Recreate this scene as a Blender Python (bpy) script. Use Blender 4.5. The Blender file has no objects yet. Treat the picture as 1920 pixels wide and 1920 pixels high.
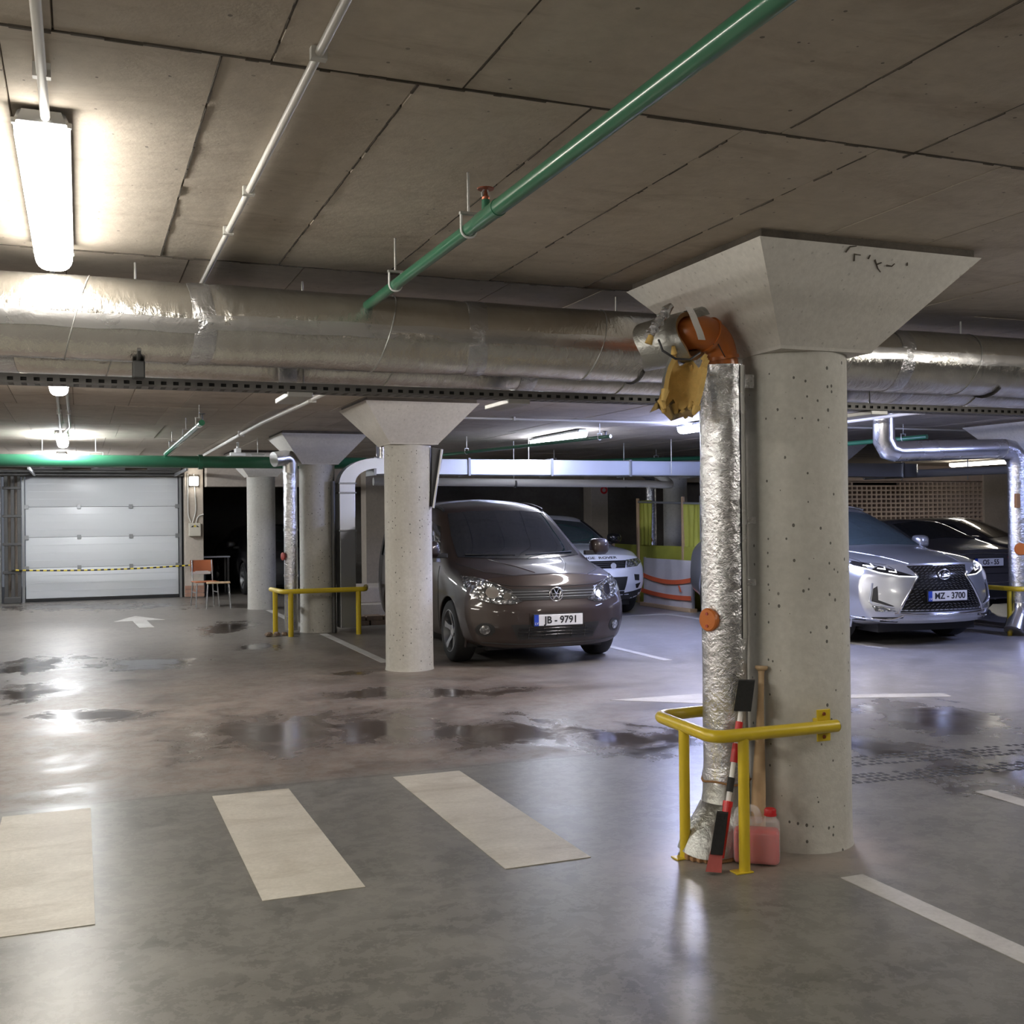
import bpy, bmesh, math, random
from mathutils import Vector, Matrix
from mathutils.bvhtree import BVHTree
from mathutils.geometry import delaunay_2d_cdt
random.seed(7)
PI = math.pi
SC = bpy.context.scene
COL = SC.collection

# ------------------------------------------------------------------ camera, world, exposure
yaw = math.atan(810 / 2050); pitch = math.radians(0.27); roll = math.radians(0.6)
Fw = Vector((math.sin(yaw) * math.cos(pitch), math.cos(yaw) * math.cos(pitch), math.sin(pitch)))
R0 = Vector((math.cos(yaw), -math.sin(yaw), 0))
U0 = R0.cross(Fw)
Rt = R0 * math.cos(roll) - U0 * math.sin(roll)
Up = Rt.cross(Fw)
cam_d = bpy.data.cameras.new('camera'); cam = bpy.data.objects.new('camera', cam_d); COL.objects.link(cam)
cam.matrix_world = Matrix(((Rt.x, Up.x, -Fw.x, 0), (Rt.y, Up.y, -Fw.y, 0), (Rt.z, Up.z, -Fw.z, 1.5), (0, 0, 0, 1)))
cam_d.sensor_width = 36; cam_d.lens = 36 * 2050 / 1920; cam_d.clip_start = 0.05; cam_d.clip_end = 200
SC.camera = cam
w = bpy.data.worlds.new('world'); SC.world = w; w.use_nodes = True
w.node_tree.nodes['Background'].inputs[0].default_value = (0.55, 0.6, 0.7, 1)
w.node_tree.nodes['Background'].inputs[1].default_value = 0.03
vs = SC.view_settings
vs.view_transform = 'Standard'; vs.look = 'None'; vs.exposure = 2.75; vs.gamma = 1.0; vs.use_curve_mapping = False
try:
    SC.cycles.use_denoising = True
    SC.cycles.max_bounces = 8; SC.cycles.diffuse_bounces = 4; SC.cycles.glossy_bounces = 4
    SC.cycles.sample_clamp_indirect = 6.0
    SC.cycles.caustics_reflective = False; SC.cycles.caustics_refractive = False
except Exception:
    pass
LAMP_NEUTRAL = (1.0, 0.95, 0.855); LAMP_COOL = (0.46, 0.54, 1.0); LAMP_POWER = 11.0

# ------------------------------------------------------------------ materials
MATS = {}
class NT:
    def __init__(s, name):
        s.m = bpy.data.materials.new(name); s.m.use_nodes = True
        s.t = s.m.node_tree; s.b = s.t.nodes['Principled BSDF']
    def n(s, typ, **kw):
        nd = s.t.nodes.new(typ)
        for k, v in kw.items():
            if k == 'inp':
                for a, b in v.items():
                    if isinstance(b, bpy.types.NodeSocket): s.t.links.new(b, nd.inputs[a])
                    else: nd.inputs[a].default_value = b
            else: setattr(nd, k, v)
        return nd
    def l(s, a, b): s.t.links.new(a, b)
    def pos(s): return s.n('ShaderNodeNewGeometry').outputs['Position']
    def obj(s): return s.n('ShaderNodeTexCoord').outputs['Object']
    def noise(s, vec, scale, detail=6, rough=0.6, dist=0.0):
        return s.n('ShaderNodeTexNoise', inp={'Vector': vec, 'Scale': scale, 'Detail': detail, 'Roughness': rough, 'Distortion': dist}).outputs['Fac']
    def ramp(s, fac, a, b, ca=(0, 0, 0, 1), cb=(1, 1, 1, 1)):
        r = s.n('ShaderNodeValToRGB', inp={'Fac': fac}); e = r.color_ramp.elements
        e[0].position = a; e[1].position = b; e[0].color = ca; e[1].color = cb
        return r.outputs['Color']
    def mix(s, fac, a, b, mode='MIX'):
        m = s.n('ShaderNodeMix', data_type='RGBA', blend_type=mode)
        for k, v in ((0, fac), (6, a), (7, b)):
            if isinstance(v, bpy.types.NodeSocket): s.l(v, m.inputs[k])
            else: m.inputs[k].default_value = (v if k == 0 or len(v) == 4 else (*v, 1))
        return m.outputs[2]
    def math(s, op, a, b=0.0, c=None):
        m = s.n('ShaderNodeMath', operation=op)
        for i, v in enumerate((a, b) if c is None else (a, b, c)):
            if isinstance(v, bpy.types.NodeSocket): s.l(v, m.inputs[i])
            else: m.inputs[i].default_value = v
        return m.outputs[0]
    def vmath(s, op, a, b=None, scale=None):
        m = s.n('ShaderNodeVectorMath', operation=op)
        for i, v in enumerate((a, b)):
            if v is None: continue
            if isinstance(v, bpy.types.NodeSocket): s.l(v, m.inputs[i])
            else: m.inputs[i].default_value = v
        if scale is not None: m.inputs['Scale'].default_value = scale
        return m
    def bump(s, h, strength=0.2, dist=0.02):
        b = s.n('ShaderNodeBump', inp={'Height': h, 'Strength': strength, 'Distance': dist})
        s.l(b.outputs['Normal'], s.b.inputs['Normal'])
    def set(s, **kw):
        for k, v in kw.items():
            k = {'col': 'Base Color', 'rough': 'Roughness', 'metal': 'Metallic', 'spec': 'Specular IOR Level', 'coat': 'Coat Weight', 'trans': 'Transmission Weight', 'ecol': 'Emission Color', 'estr': 'Emission Strength', 'alpha': 'Alpha', 'ior': 'IOR'}[k]
            if isinstance(v, bpy.types.NodeSocket): s.l(v, s.b.inputs[k])
            else: s.b.inputs[k].default_value = (*v, 1) if isinstance(v, tuple) and len(v) == 3 else v
        return s

def plain(name, col, rough=0.5, metal=0.0, var=0.12, scale=6.0, coat=0.0, bump=0.0, spec=0.5, bscale=40.0):
    t = NT(name); p = t.pos()
    n = t.noise(p, scale, 5)
    c2 = tuple(max(0, x * (1 - var)) for x in col); c1 = tuple(min(1, x * (1 + var)) for x in col)
    t.set(col=t.mix(n, c2, c1), rough=rough, metal=metal, coat=coat, spec=spec)
    if bump: t.bump(t.noise(p, bscale, 4), bump, 0.01)
    MATS[name] = t.m; return t.m

def concrete(name, a, b, scale=1.5, rough=0.8, pits=0.0, bump=0.15, stain=None, objrand=False, streak=None, psel=0.6):
    t = NT(name); p = t.pos()
    n1 = t.noise(p, scale, 7, 0.62); n2 = t.noise(p, scale * 14, 5, 0.65)
    c = t.mix(t.ramp(n1, 0.3, 0.72), a, b)
    c = t.mix(t.math('MULTIPLY', t.ramp(n2, 0.35, 0.75), 0.35), c, tuple(x * 0.62 for x in a))
    if stain:
        st = t.ramp(t.noise(t.vmath('MULTIPLY', p, (0.7, 2.4, 1)).outputs[0], 1.9, 8, 0.7, 0.6), 0.52, 0.7)
        c = t.mix(t.math('MULTIPLY', st, 0.5), c, stain)
    if streak:
        st = t.ramp(t.noise(t.vmath('MULTIPLY', p, (9, 9, 0.5)).outputs[0], 1.0, 5, 0.6), 0.5, 0.75)
        c = t.mix(t.math('MULTIPLY', st, 0.45), c, streak)
    h = n2
    if pits:
        v = t.n('ShaderNodeTexVoronoi', inp={'Vector': t.vmath('MULTIPLY', p, (1, 1, 0.75)).outputs[0], 'Scale': 40.0, 'Randomness': 1.0})
        sel = t.ramp(t.n('ShaderNodeSeparateColor', inp={0: v.outputs['Color']}).outputs[0], psel, psel + 0.02)
        sz = t.math('LESS_THAN', v.outputs['Distance'], t.math('MULTIPLY', t.n('ShaderNodeSeparateColor', inp={0: v.outputs['Color']}).outputs[1], 0.26))
        k = t.math('MULTIPLY', sel, sz)
        c = t.mix(t.math('MULTIPLY', k, pits), c, (0.06, 0.055, 0.05))
        h = t.math('SUBTRACT', n2, k)
    if objrand:
        r = t.n('ShaderNodeObjectInfo').outputs['Random']
        c = t.mix(0.16, c, t.ramp(r, 0, 1, (0.2, 0.17, 0.14, 1), (0.78, 0.72, 0.64, 1)))
    t.set(col=c, rough=rough, spec=0.35); t.bump(h, bump, 0.012)
    MATS[name] = t.m; return t.m

def foil(name, col=(0.72, 0.71, 0.69), rough=0.3, crinkle=0.35, scale=14.0, dirt=0.35, stretch=(1, 1, 1)):
    t = NT(name); p = t.vmath('MULTIPLY', t.pos(), stretch).outputs[0]
    n1 = t.noise(p, 2.2, 5); n2 = t.noise(p, scale, 6, 0.6, 0.8); n3 = t.noise(p, scale * 4, 3, 0.6)
    c = t.mix(t.math('MULTIPLY', t.ramp(n1, 0.45, 0.75), dirt), col, (0.38, 0.33, 0.26))
    t.set(col=c, metal=0.92, rough=t.n('ShaderNodeMapRange', inp={0: n1, 1: 0.3, 2: 0.7, 3: rough * 0.75, 4: rough * 1.35}).outputs[0])
    t.bump(t.math('ADD', n2, t.math('MULTIPLY', n3, 0.3)), crinkle, 0.02)
    MATS[name] = t.m; return t.m

def emit(name, col, s):
    t = NT(name); t.set(col=(0.9, 0.9, 0.9), rough=0.4, ecol=col, estr=s); MATS[name] = t.m; return t.m

concrete('ceiling', (0.53, 0.465, 0.39), (0.68, 0.61, 0.52), 1.1, 0.82, 0.75, 0.3, (0.25, 0.19, 0.135), True, None, 0.93)
concrete('joint', (0.07, 0.06, 0.05), (0.13, 0.11, 0.09), 8, 0.9)
concrete('column', (0.50, 0.49, 0.45), (0.62, 0.61, 0.57), 2.0, 0.75, 0.85, 0.25, None, False, (0.42, 0.40, 0.36))
concrete('capital', (0.62, 0.60, 0.565), (0.72, 0.70, 0.66), 2.5, 0.8, 0.25, 0.15)
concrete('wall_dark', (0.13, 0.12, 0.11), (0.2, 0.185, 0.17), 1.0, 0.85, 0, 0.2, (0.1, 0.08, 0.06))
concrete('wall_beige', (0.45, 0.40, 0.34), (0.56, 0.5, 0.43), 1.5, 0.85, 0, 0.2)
concrete('brick', (0.36, 0.2, 0.14), (0.48, 0.3, 0.22), 5, 0.9)
concrete('lattice', (0.55, 0.44, 0.37), (0.66, 0.54, 0.46), 4, 0.9)
concrete('paint', (0.47, 0.44, 0.37), (0.62, 0.59, 0.51), 3.4, 0.45, 0, 0.12, (0.27, 0.23, 0.165))
concrete('paint_worn', (0.42, 0.41, 0.39), (0.56, 0.55, 0.53), 3.0, 0.5, 0, 0.12, (0.26, 0.24, 0.22))
foil('foil', (0.70, 0.685, 0.65), 0.19, 0.34, 13, 0.4, (1.9, 0.9, 0.9))
foil('foil_bright', (0.66, 0.67, 0.70), 0.17, 0.5, 20, 0.15)
foil('foil_smooth', (0.74, 0.74, 0.75), 0.24, 0.12, 9, 0.2)
foil('foil_dull', (0.42, 0.43, 0.42), 0.38, 0.4, 18, 0.3)
plain('galv', (0.62, 0.65, 0.70), 0.36, 0.75, 0.08, 3)
plain('galv_dark', (0.3, 0.31, 0.32), 0.4, 0.8, 0.1, 3)
plain('steel_dark', (0.09, 0.09, 0.09), 0.5, 0.5, 0.2)
plain('tray_grey', (0.16, 0.155, 0.15), 0.5, 0.4, 0.2, 20)
plain('zinc', (0.5, 0.5, 0.49), 0.42, 0.75, 0.12, 20)
plain('conduit', (0.62, 0.61, 0.58), 0.45, 0, 0.06)
plain('green', (0.03, 0.155, 0.085), 0.28, 0, 0.12, 8, 0.4)
plain('copper', (0.35, 0.12, 0.07), 0.35, 0.8, 0.15)
plain('yellow', (0.62, 0.46, 0.02), 0.35, 0, 0.12, 12, 0.3)
plain('yellow_plain', (0.7, 0.55, 0.05), 0.5)
plain('black', (0.012, 0.012, 0.012), 0.6, 0, 0.2)
plain('rubber', (0.018, 0.018, 0.018), 0.75, 0, 0.25, 30)
plain('black_gloss', (0.01, 0.01, 0.011), 0.15, 0, 0.2, 5, 0.5)
plain('bristle', (0.01, 0.01, 0.01), 0.9, 0, 0.4, 80, 0, 0.6)
plain('red', (0.55, 0.02, 0.025), 0.35, 0, 0.12, 10)
plain('red_dull', (0.35, 0.06, 0.05), 0.6, 0, 0.2, 30)
plain('white_plastic', (0.75, 0.75, 0.75), 0.4, 0, 0.05)
plain('door_white', (0.66, 0.69, 0.72), 0.35, 0, 0.03, 2, 0, 0.06, 0.5, 160)
plain('box_cream', (0.6, 0.57, 0.48), 0.5)
plain('wood', (0.52, 0.37, 0.22), 0.45, 0, 0.12, 16)
plain('orange_ply', (0.42, 0.13, 0.05), 0.4, 0, 0.15)
plain('orange_pvc', (0.5, 0.15, 0.035), 0.3, 0, 0.12, 9)
plain('foam', (0.62, 0.42, 0.14), 0.9, 0, 0.25, 30, 0, 0.6)
plain('foam_brown', (0.33, 0.18, 0.08), 0.9, 0, 0.25, 30, 0, 0.5)
plain('tape_black', (0.03, 0.03, 0.035), 0.3)
plain('chrome', (0.82, 0.82, 0.84), 0.12, 1.0, 0.03)
plain('alloy', (0.55, 0.56, 0.58), 0.25, 0.9, 0.05)
plain('plate_white', (0.68, 0.69, 0.72), 0.4, 0, 0.02)
plain('plate_blue', (0.02, 0.06, 0.42), 0.4, 0, 0.05)
plain('plate_ink', (0.015, 0.015, 0.018), 0.5)
plain('tarp', (0.42, 0.44, 0.07), 0.5, 0, 0.25, 4, 0, 0.3, 0.5, 12)
plain('sheet', (0.62, 0.6, 0.6), 0.35, 0, 0.12, 3, 0, 0.35, 0.5, 9)
plain('orange_tape', (0.75, 0.15, 0.06), 0.45)
plain('rubble', (0.22, 0.16, 0.12), 0.9, 0, 0.4, 14, 0, 0.4)
emit('lamp_neutral', LAMP_NEUTRAL, LAMP_POWER)
emit('lamp_cool', LAMP_COOL, LAMP_POWER * 2.2)
emit('lamp_soft', (0.78, 0.83, 1.0), LAMP_POWER * 0.75)
emit('fill_left', LAMP_NEUTRAL, LAMP_POWER * 2.0)  # glow of the unseen fill lamps added on the left
emit('lamp_mid', (1.0, 0.95, 0.97), LAMP_POWER * 1.7)
emit('lamp_near', LAMP_NEUTRAL, LAMP_POWER * 0.40)
emit('lamp_far', (0.95, 0.97, 1.0), LAMP_POWER * 1.9)
def M(n): return MATS[n]

# ------------------------------------------------------------------ mesh helpers
class MB:
    def __init__(s): s.v = []; s.f = []
    def add(s, vs, fs):
        o = len(s.v); s.v += [tuple(v) for v in vs]; s.f += [tuple(i + o for i in f) for f in fs]; return s
    def box(s, x0, x1, y0, y1, z0, z1):
        return s.add([(x0, y0, z0), (x1, y0, z0), (x1, y1, z0), (x0, y1, z0), (x0, y0, z1), (x1, y0, z1), (x1, y1, z1), (x0, y1, z1)],
                     [(3, 2, 1, 0), (4, 5, 6, 7), (0, 1, 5, 4), (1, 2, 6, 5), (2, 3, 7, 6), (3, 0, 4, 7)])
    def bbox(s, x0, x1, y0, y1, z0, z1, b=0.004):
        bm = bmesh.new(); bmesh.ops.create_cube(bm, size=1)
        for v in bm.verts: v.co = Vector(((x0 + x1) / 2 + v.co.x * (x1 - x0), (y0 + y1) / 2 + v.co.y * (y1 - y0), (z0 + z1) / 2 + v.co.z * (z1 - z0)))
        bmesh.ops.bevel(bm, geom=bm.edges[:], offset=b, segments=2, affect='EDGES', profile=0.5)
        return s.bm(bm)
    def bm(s, bm):
        bm.verts.index_update(); s.add([v.co[:] for v in bm.verts], [[v.index for v in f.verts] for f in bm.faces]); bm.free(); return s
    def tube(s, pts, r, n=16, caps=True, closed=False):
        pts = [Vector(p) for p in pts]; N = len(pts)
        rs = r if isinstance(r, (list, tuple)) else [r] * N
        ring0 = len(s.v); prev = None
        for i, p in enumerate(pts):
            a = pts[i - 1] if i else (pts[-1] if closed else None); b = pts[i + 1] if i < N - 1 else (pts[0] if closed else None)
            t = ((p - a).normalized() if a is not None else Vector()) + ((b - p).normalized() if b is not None else Vector())
            t.normalize()
            if prev is None:
                up = Vector((0, 0, 1)) if abs(t.z) < 0.9 else Vector((0, 1, 0))
                x = t.cross(up).normalized()
            else:
                x = (prev - t * prev.dot(t)).normalized()
            prev = x; y = t.cross(x)
            k = 1.0
            if a is not None and b is not None:
                d = (p - a).normalized().dot((b - p).normalized()); k = 1 / max(0.5, math.sqrt(max(0.0, (1 + d) / 2)))
                bend = ((b - p).normalized() - (p - a).normalized())
                bend = bend.normalized() if bend.length > 1e-6 else None
            else: bend = None
            for j in range(n):
                an = 2 * PI * j / n; o = x * math.cos(an) * rs[i] + y * math.sin(an) * rs[i]
                if bend is not None: o += bend * o.dot(bend) * (k - 1)
                s.v.append(tuple(p + o))
        for i in range(N if closed else N - 1):
            a = ring0 + i * n; b = ring0 + ((i + 1) % N) * n
            for j in range(n): s.f.append((a + j, a + (j + 1) % n, b + (j + 1) % n, b + j))
        if caps and not closed:
            s.f.append(tuple(ring0 + j for j in reversed(range(n)))); s.f.append(tuple(ring0 + (N - 1) * n + j for j in range(n)))
        return s
    def lathe(s, prof, c=(0, 0, 0), axis=(0, 0, 1), n=24, caps=True):
        q = Vector((0, 0, 1)).rotation_difference(Vector(axis)); c = Vector(c); o = len(s.v)
        for r, h in prof:
            for j in range(n):
                a = 2 * PI * j / n; s.v.append(tuple(c + q @ Vector((r * math.cos(a), r * math.sin(a), h))))
        for i in range(len(prof) - 1):
            for j in range(n): s.f.append((o + i * n + j, o + i * n + (j + 1) % n, o + (i + 1) * n + (j + 1) % n, o + (i + 1) * n + j))
        if caps: s.f.append(tuple(o + j for j in reversed(range(n)))); s.f.append(tuple(o + (len(prof) - 1) * n + j for j in range(n)))
        return s
    def prism(s, poly, axis, a, b):
        """polygon in the two other axes, extruded along axis from a to b"""
        n = len(poly)
        def P(p, h): return {'x': (h, p[0], p[1]), 'y': (p[0], h, p[1]), 'z': (p[0], p[1], h)}[axis]
        return s.add([P(p, a) for p in poly] + [P(p, b) for p in poly], [tuple(range(n)), tuple(range(2 * n - 1, n - 1, -1))] + [(i, i + n, (i + 1) % n + n, (i + 1) % n) for i in range(n)])
    def loft(s, rings, closed=True, caps=True):
        o = len(s.v); n = len(rings[0])
        for r in rings: s.v += [tuple(p) for p in r]
        for i in range(len(rings) - 1):
            for j in range(n if closed else n - 1): s.f.append((o + i * n + j, o + i * n + (j + 1) % n, o + (i + 1) * n + (j + 1) % n, o + (i + 1) * n + j))
        if caps: s.f.append(tuple(o + j for j in reversed(range(n)))); s.f.append(tuple(o + (len(rings) - 1) * n + j for j in range(n)))
        return s
    def build(s, name, mat, parent=None, smooth=None, local=False, fix=True):
        me = bpy.data.meshes.new(name)
        off = Vector() if (parent is None or local) else ORIG.get(parent.name, Vector())
        me.from_pydata([tuple(Vector(v) - off) for v in s.v], [], s.f); me.update()
        if fix:
            bm = bmesh.new(); bm.from_mesh(me); bmesh.ops.recalc_face_normals(bm, faces=bm.faces[:]); bm.to_mesh(me); bm.free()
        me.materials.append(M(mat) if isinstance(mat, str) else mat)
        o = bpy.data.objects.new(name, me); COL.objects.link(o)
        if smooth is not None: shade(me, smooth)
        if parent is not None: o.parent = parent; ORIG[o.name] = off
        return o
ORIG = {}
def shade(me, ang=40):
    for p in me.polygons: p.use_smooth = True
    bm = bmesh.new(); bm.from_mesh(me); a = math.radians(ang)
    for e in bm.edges:
        e.smooth = not (len(e.link_faces) == 2 and e.calc_face_angle(0) > a)
    bm.to_mesh(me); bm.free()
def tag(o, label=None, cat=None, group=None, kind=None):
    for k, v in (('label', label), ('category', cat), ('group', group), ('kind', kind)):
        if v: o[k] = v
    return o
def thing(name, label, cat, loc=(0, 0, 0), rz=0.0, group=None, local=False):
    o = bpy.data.objects.new(name, None); COL.objects.link(o); o.empty_display_size = 0.1
    o.location = loc; o.rotation_euler = (0, 0, rz); ORIG[o.name] = Vector(loc)
    return tag(o, label, cat, group)
def copy_tree(o, parent=None):
    c = o.copy(); COL.objects.link(c); c.parent = parent
    for ch in list(o.children): copy_tree(ch, c)
    return c
def arc(c, r, a0, a1, n, plane):
    c = Vector(c); A, B = plane; A = Vector(A); B = Vector(B)
    return [c + A * r * math.cos(a0 + (a1 - a0) * i / n) + B * r * math.sin(a0 + (a1 - a0) * i / n) for i in range(n + 1)]
def fillet(pts, r, n=6):
    pts = [Vector(p) for p in pts]; out = [pts[0]]
    for i in range(1, len(pts) - 1):
        p = pts[i]; a = (pts[i - 1] - p); b = (pts[i + 1] - p); rr = min(r, a.length * 0.49, b.length * 0.49)
        p0 = p + a.normalized() * rr; p1 = p + b.normalized() * rr
        for k in range(n + 1):
            t = k / n; out.append(p0 * (1 - t) ** 2 + p * 2 * t * (1 - t) + p1 * t * t)
    return out + [pts[-1]]
def text_mesh(name, txt, size, mat, parent, mtx, ext=0.002, align='CENTER', bold=0.0, sx=1.0):
    cu = bpy.data.curves.new(name, 'FONT'); cu.body = txt; cu.size = size; cu.extrude = ext; cu.align_x = align; cu.align_y = 'CENTER'; cu.offset = bold; cu.resolution_u = 3
    to = bpy.data.objects.new(name, cu); COL.objects.link(to)
    dg = bpy.context.evaluated_depsgraph_get(); me = bpy.data.meshes.new_from_object(to.evaluated_get(dg))
    bpy.data.objects.remove(to); bpy.data.curves.remove(cu)
    me.name = name; me.transform(Matrix.Diagonal((sx, 1, 1, 1))); me.transform(mtx); me.materials.clear(); me.materials.append(M(mat))
    o = bpy.data.objects.new(name, me); COL.objects.link(o); o.parent = parent; return o

# ================================================================== SETTING
# ---- floor
def floor_material():
    t = NT('floor'); p = t.pos()
    sx = t.n('ShaderNodeSeparateXYZ', inp={0: p}); X, Y = sx.outputs[0], sx.outputs[1]
    n_big = t.noise(p, 0.55, 6, 0.6, 0.3); n_mid = t.noise(p, 3.0, 8, 0.68, 0.4); n_fine = t.noise(p, 26, 5, 0.7); n_wob = t.noise(p, 1.6, 5, 0.6)
    grey = t.mix(t.ramp(n_mid, 0.32, 0.68), (0.085, 0.083, 0.075), (0.19, 0.183, 0.165))
    grey = t.mix(t.math('MULTIPLY', t.ramp(n_big, 0.4, 0.7), 0.4), grey, (0.2, 0.195, 0.18))
    mud = t.mix(t.ramp(n_mid, 0.3, 0.7), (0.105, 0.078, 0.062), (0.235, 0.185, 0.155))
    bay = t.mix(t.ramp(n_mid, 0.3, 0.7), (0.20, 0.195, 0.2), (0.36, 0.35, 0.36))
    # dusty driving aisle beyond the casting joint at y = 6.25, fading into the parking bays
    wob = t.math('MULTIPLY', t.math('SUBTRACT', n_wob, 0.5), 0.5)
    lo = t.n('ShaderNodeMapRange', inp={0: t.math('ADD', Y, t.math('MULTIPLY', wob, 0.3)), 1: 6.2, 2: 6.36}).outputs[0]
    hi = t.n('ShaderNodeMapRange', inp={0: t.math('ADD', Y, t.math('MULTIPLY', wob, 6.0)), 1: 9.6, 2: 14.5, 3: 1.0, 4: 0.35}).outputs[0]
    rt = t.n('ShaderNodeMapRange', inp={0: t.math('ADD', X, t.math('MULTIPLY', wob, 4.0)), 1: 3.2, 2: 6.2, 3: 1.0, 4: 0.12}).outputs[0]
    am = t.math('MULTIPLY', t.math('MULTIPLY', lo, hi), rt)
    br = t.math('MULTIPLY', lo, t.n('ShaderNodeMapRange', inp={0: t.math('ADD', X, t.math('MULTIPLY', wob, 3.0)), 1: 3.6, 2: 5.6}).outputs[0])
    c = t.mix(br, t.mix(am, grey, mud), bay)
    n_b = t.noise(p, 11, 7, 0.75, 0.3)
    c = t.mix(t.math('MULTIPLY', t.ramp(n_b, 0.42, 0.72), 0.5), c, t.mix(0.5, c, (0.05, 0.045, 0.04)))
    c = t.mix(t.math('MULTIPLY', t.ramp(n_b, 0.5, 0.25), 0.35), c, (0.26, 0.25, 0.225))
    # casting joint line
    jl = t.math('MULTIPLY', t.ramp(t.math('ABSOLUTE', t.math('ADD', t.math('SUBTRACT', Y, 6.24), t.math('MULTIPLY', wob, 0.05))), 0.0, 0.022, (1, 1, 1, 1), (0, 0, 0, 1)), 0.5)
    c = t.mix(jl, c, (0.06, 0.05, 0.045))
    # silt left around the foot of the front column and its downpipe
    for (cx, cy, r0, r1, amt) in ((3.07, 4.2, 0.3, 0.62, 0.85), (2.55, 4.18, 0.2, 0.42, 0.85), (3.05, 10.5, 0.26, 0.6, 0.7)):
        d = t.vmath('LENGTH', t.vmath('SUBTRACT', p, (cx, cy, 0)).outputs[0]).outputs['Value']
        m = t.n('ShaderNodeMapRange', inp={0: t.math('ADD', d, t.math('MULTIPLY', wob, 0.5)), 1: r0, 2: r1, 3: amt, 4: 0.0}).outputs[0]
        c = t.mix(t.math('MULTIPLY', m, t.ramp(n_mid, 0.3, 0.6)), c, (0.30, 0.25, 0.215))
    # wet patches: ellipses along the aisle with ragged edges
    ca, sa = math.cos(yaw), math.sin(yaw)
    pr = t.n('ShaderNodeCombineXYZ', inp={0: t.math('SUBTRACT', t.math('MULTIPLY', X, ca), t.math('MULTIPLY', Y, sa)), 1: t.math('ADD', t.math('MULTIPLY', X, sa), t.math('MULTIPLY', Y, ca))}).outputs[0]
    rag = t.noise(t.vmath('MULTIPLY', p, (1.3, 1, 1)).outputs[0], 2.1, 7, 0.66, 0.5)
    wet = None
    for cx, cy, rx, ry in ((-5.06, 11.44, 0.50, 0.93), (-4.22, 9.64, 0.42, 0.66), (-3.24, 8.42, 0.5, 0.40), (-3.88, 11.54, 0.62, 0.6), (-4.01, 15.25, 0.37, 1.05), (-7.42, 19.26, 1.9, 0.9),
                           (-1.66, 7.75, 0.72, 0.85), (-1.0, 7.74, 0.6, 0.75), (-0.45, 7.65, 0.5, 0.45), (-0.02, 7.57, 0.6, 0.68), (0.76, 7.31, 0.5, 0.5), (-1.20, 9.35, 0.41, 0.36), (-0.47, 9.41, 0.6, 0.3), (3.00, 7.98, 0.54, 0.70),
                           (2.32, 7.05, 0.3, 0.36), (-1.57, 10.64, 0.26, 0.2), (-2.99, 12.97, 0.32, 0.33), (2.9, 6.3, 0.7, 0.5)):
        d = t.vmath('LENGTH', t.vmath('MULTIPLY', t.vmath('SUBTRACT', pr, (cx, cy, 0)).outputs[0], (1 / rx, 1 / ry, 0)).outputs[0]).outputs['Value']
        m = t.n('ShaderNodeMapRange', inp={0: t.math('ADD', d, t.math('MULTIPLY', t.math('SUBTRACT', rag, 0.5), 3.4)), 1: 1.3, 2: 0.35}).outputs[0]
        wet = m if wet is None else t.math('MAXIMUM', wet, m)
    damp = t.math('MULTIPLY', t.ramp(t.noise(t.vmath('MULTIPLY', p, (1.0, 1.6, 1)).outputs[0], 0.9, 7, 0.65, 0.4), 0.50, 0.66), t.math('MULTIPLY', am, 0.7))
    wetd = t.math('MAXIMUM', wet, damp)
    c = t.mix(t.math('MULTIPLY', wetd, 0.85), c, (0.040, 0.029, 0.023))
    c = t.mix(t.math('MULTIPLY', t.ramp(n_fine, 0.55, 0.8), 0.3), c, (0.07, 0.065, 0.06))
    rgh = t.mix(am, (0.30, 0.30, 0.30), (0.46, 0.46, 0.46))
    rgh = t.mix(t.math('MULTIPLY', t.ramp(n_mid, 0.35, 0.7), 0.5), rgh, (0.42, 0.42, 0.42))
    rgh = t.mix(t.math('MULTIPLY', damp, 1.0), rgh, (0.2, 0.2, 0.2))
    rgh = t.mix(t.ramp(wet, 0.2, 1.0), rgh, (0.13, 0.13, 0.13))
    t.set(col=c, rough=rgh, spec=0.55)
    dry = t.math('SUBTRACT', 1.0, wet)
    t.bump(t.math('MULTIPLY', t.math('ADD', n_mid, t.math('MULTIPLY', n_fine, 0.3)), t.math('ADD', t.math('MULTIPLY', dry, 0.8), 0.1)), 0.07, 0.02)
    MATS['floor'] = t.m
floor_material()
FX0, FX1, FY0, FY1 = -7.0, 25.0, -6.0, 28.0
floor = MB().box(FX0, FX1, FY0, FY1, -0.2, 0).build('floor', 'floor')
tag(floor, 'grey polished concrete garage floor with muddy wet patches', 'floor', kind='structure')
def paint(name, poly, mat='paint', z=0.003):
    MB().prism(poly, 'z', 0.0002, z).build(name, mat, floor)
for x0, x1, y0, y1 in ((-0.38, 0.04, 4.365, 6.14), (0.655, 1.068, 4.37, 6.13), (1.674, 2.077, 4.355, 6.15), (-1.40, -0.98, 4.365, 6.14)):
    paint('zebra_stripe', [(x0, y0), (x1, y0), (x1, y1), (x0, y1)])
for x0, x1, y0, y1 in ((2.90, 3.01, 1.5, 3.70), (2.90, 3.0, 11.1, 14.25), (5.6, 5.7, 9.95, 14.6), (8.26, 8.36, 9.8, 14.6), (2.85, 2.95, 15.0, 18.4), (11.2, 11.3, 9.6, 14.6), (13.9, 14.0, 9.6, 14.6),
                       (5.6, 14, 14.60, 14.70), (4.45, 4.56, 2.4, 4.55), (5.62, 5.72, 2.4, 4.55)):
    paint('parking_line', [(x0, y0), (x1, y0), (x1, y1), (x0, y1)], 'paint_worn')
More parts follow.
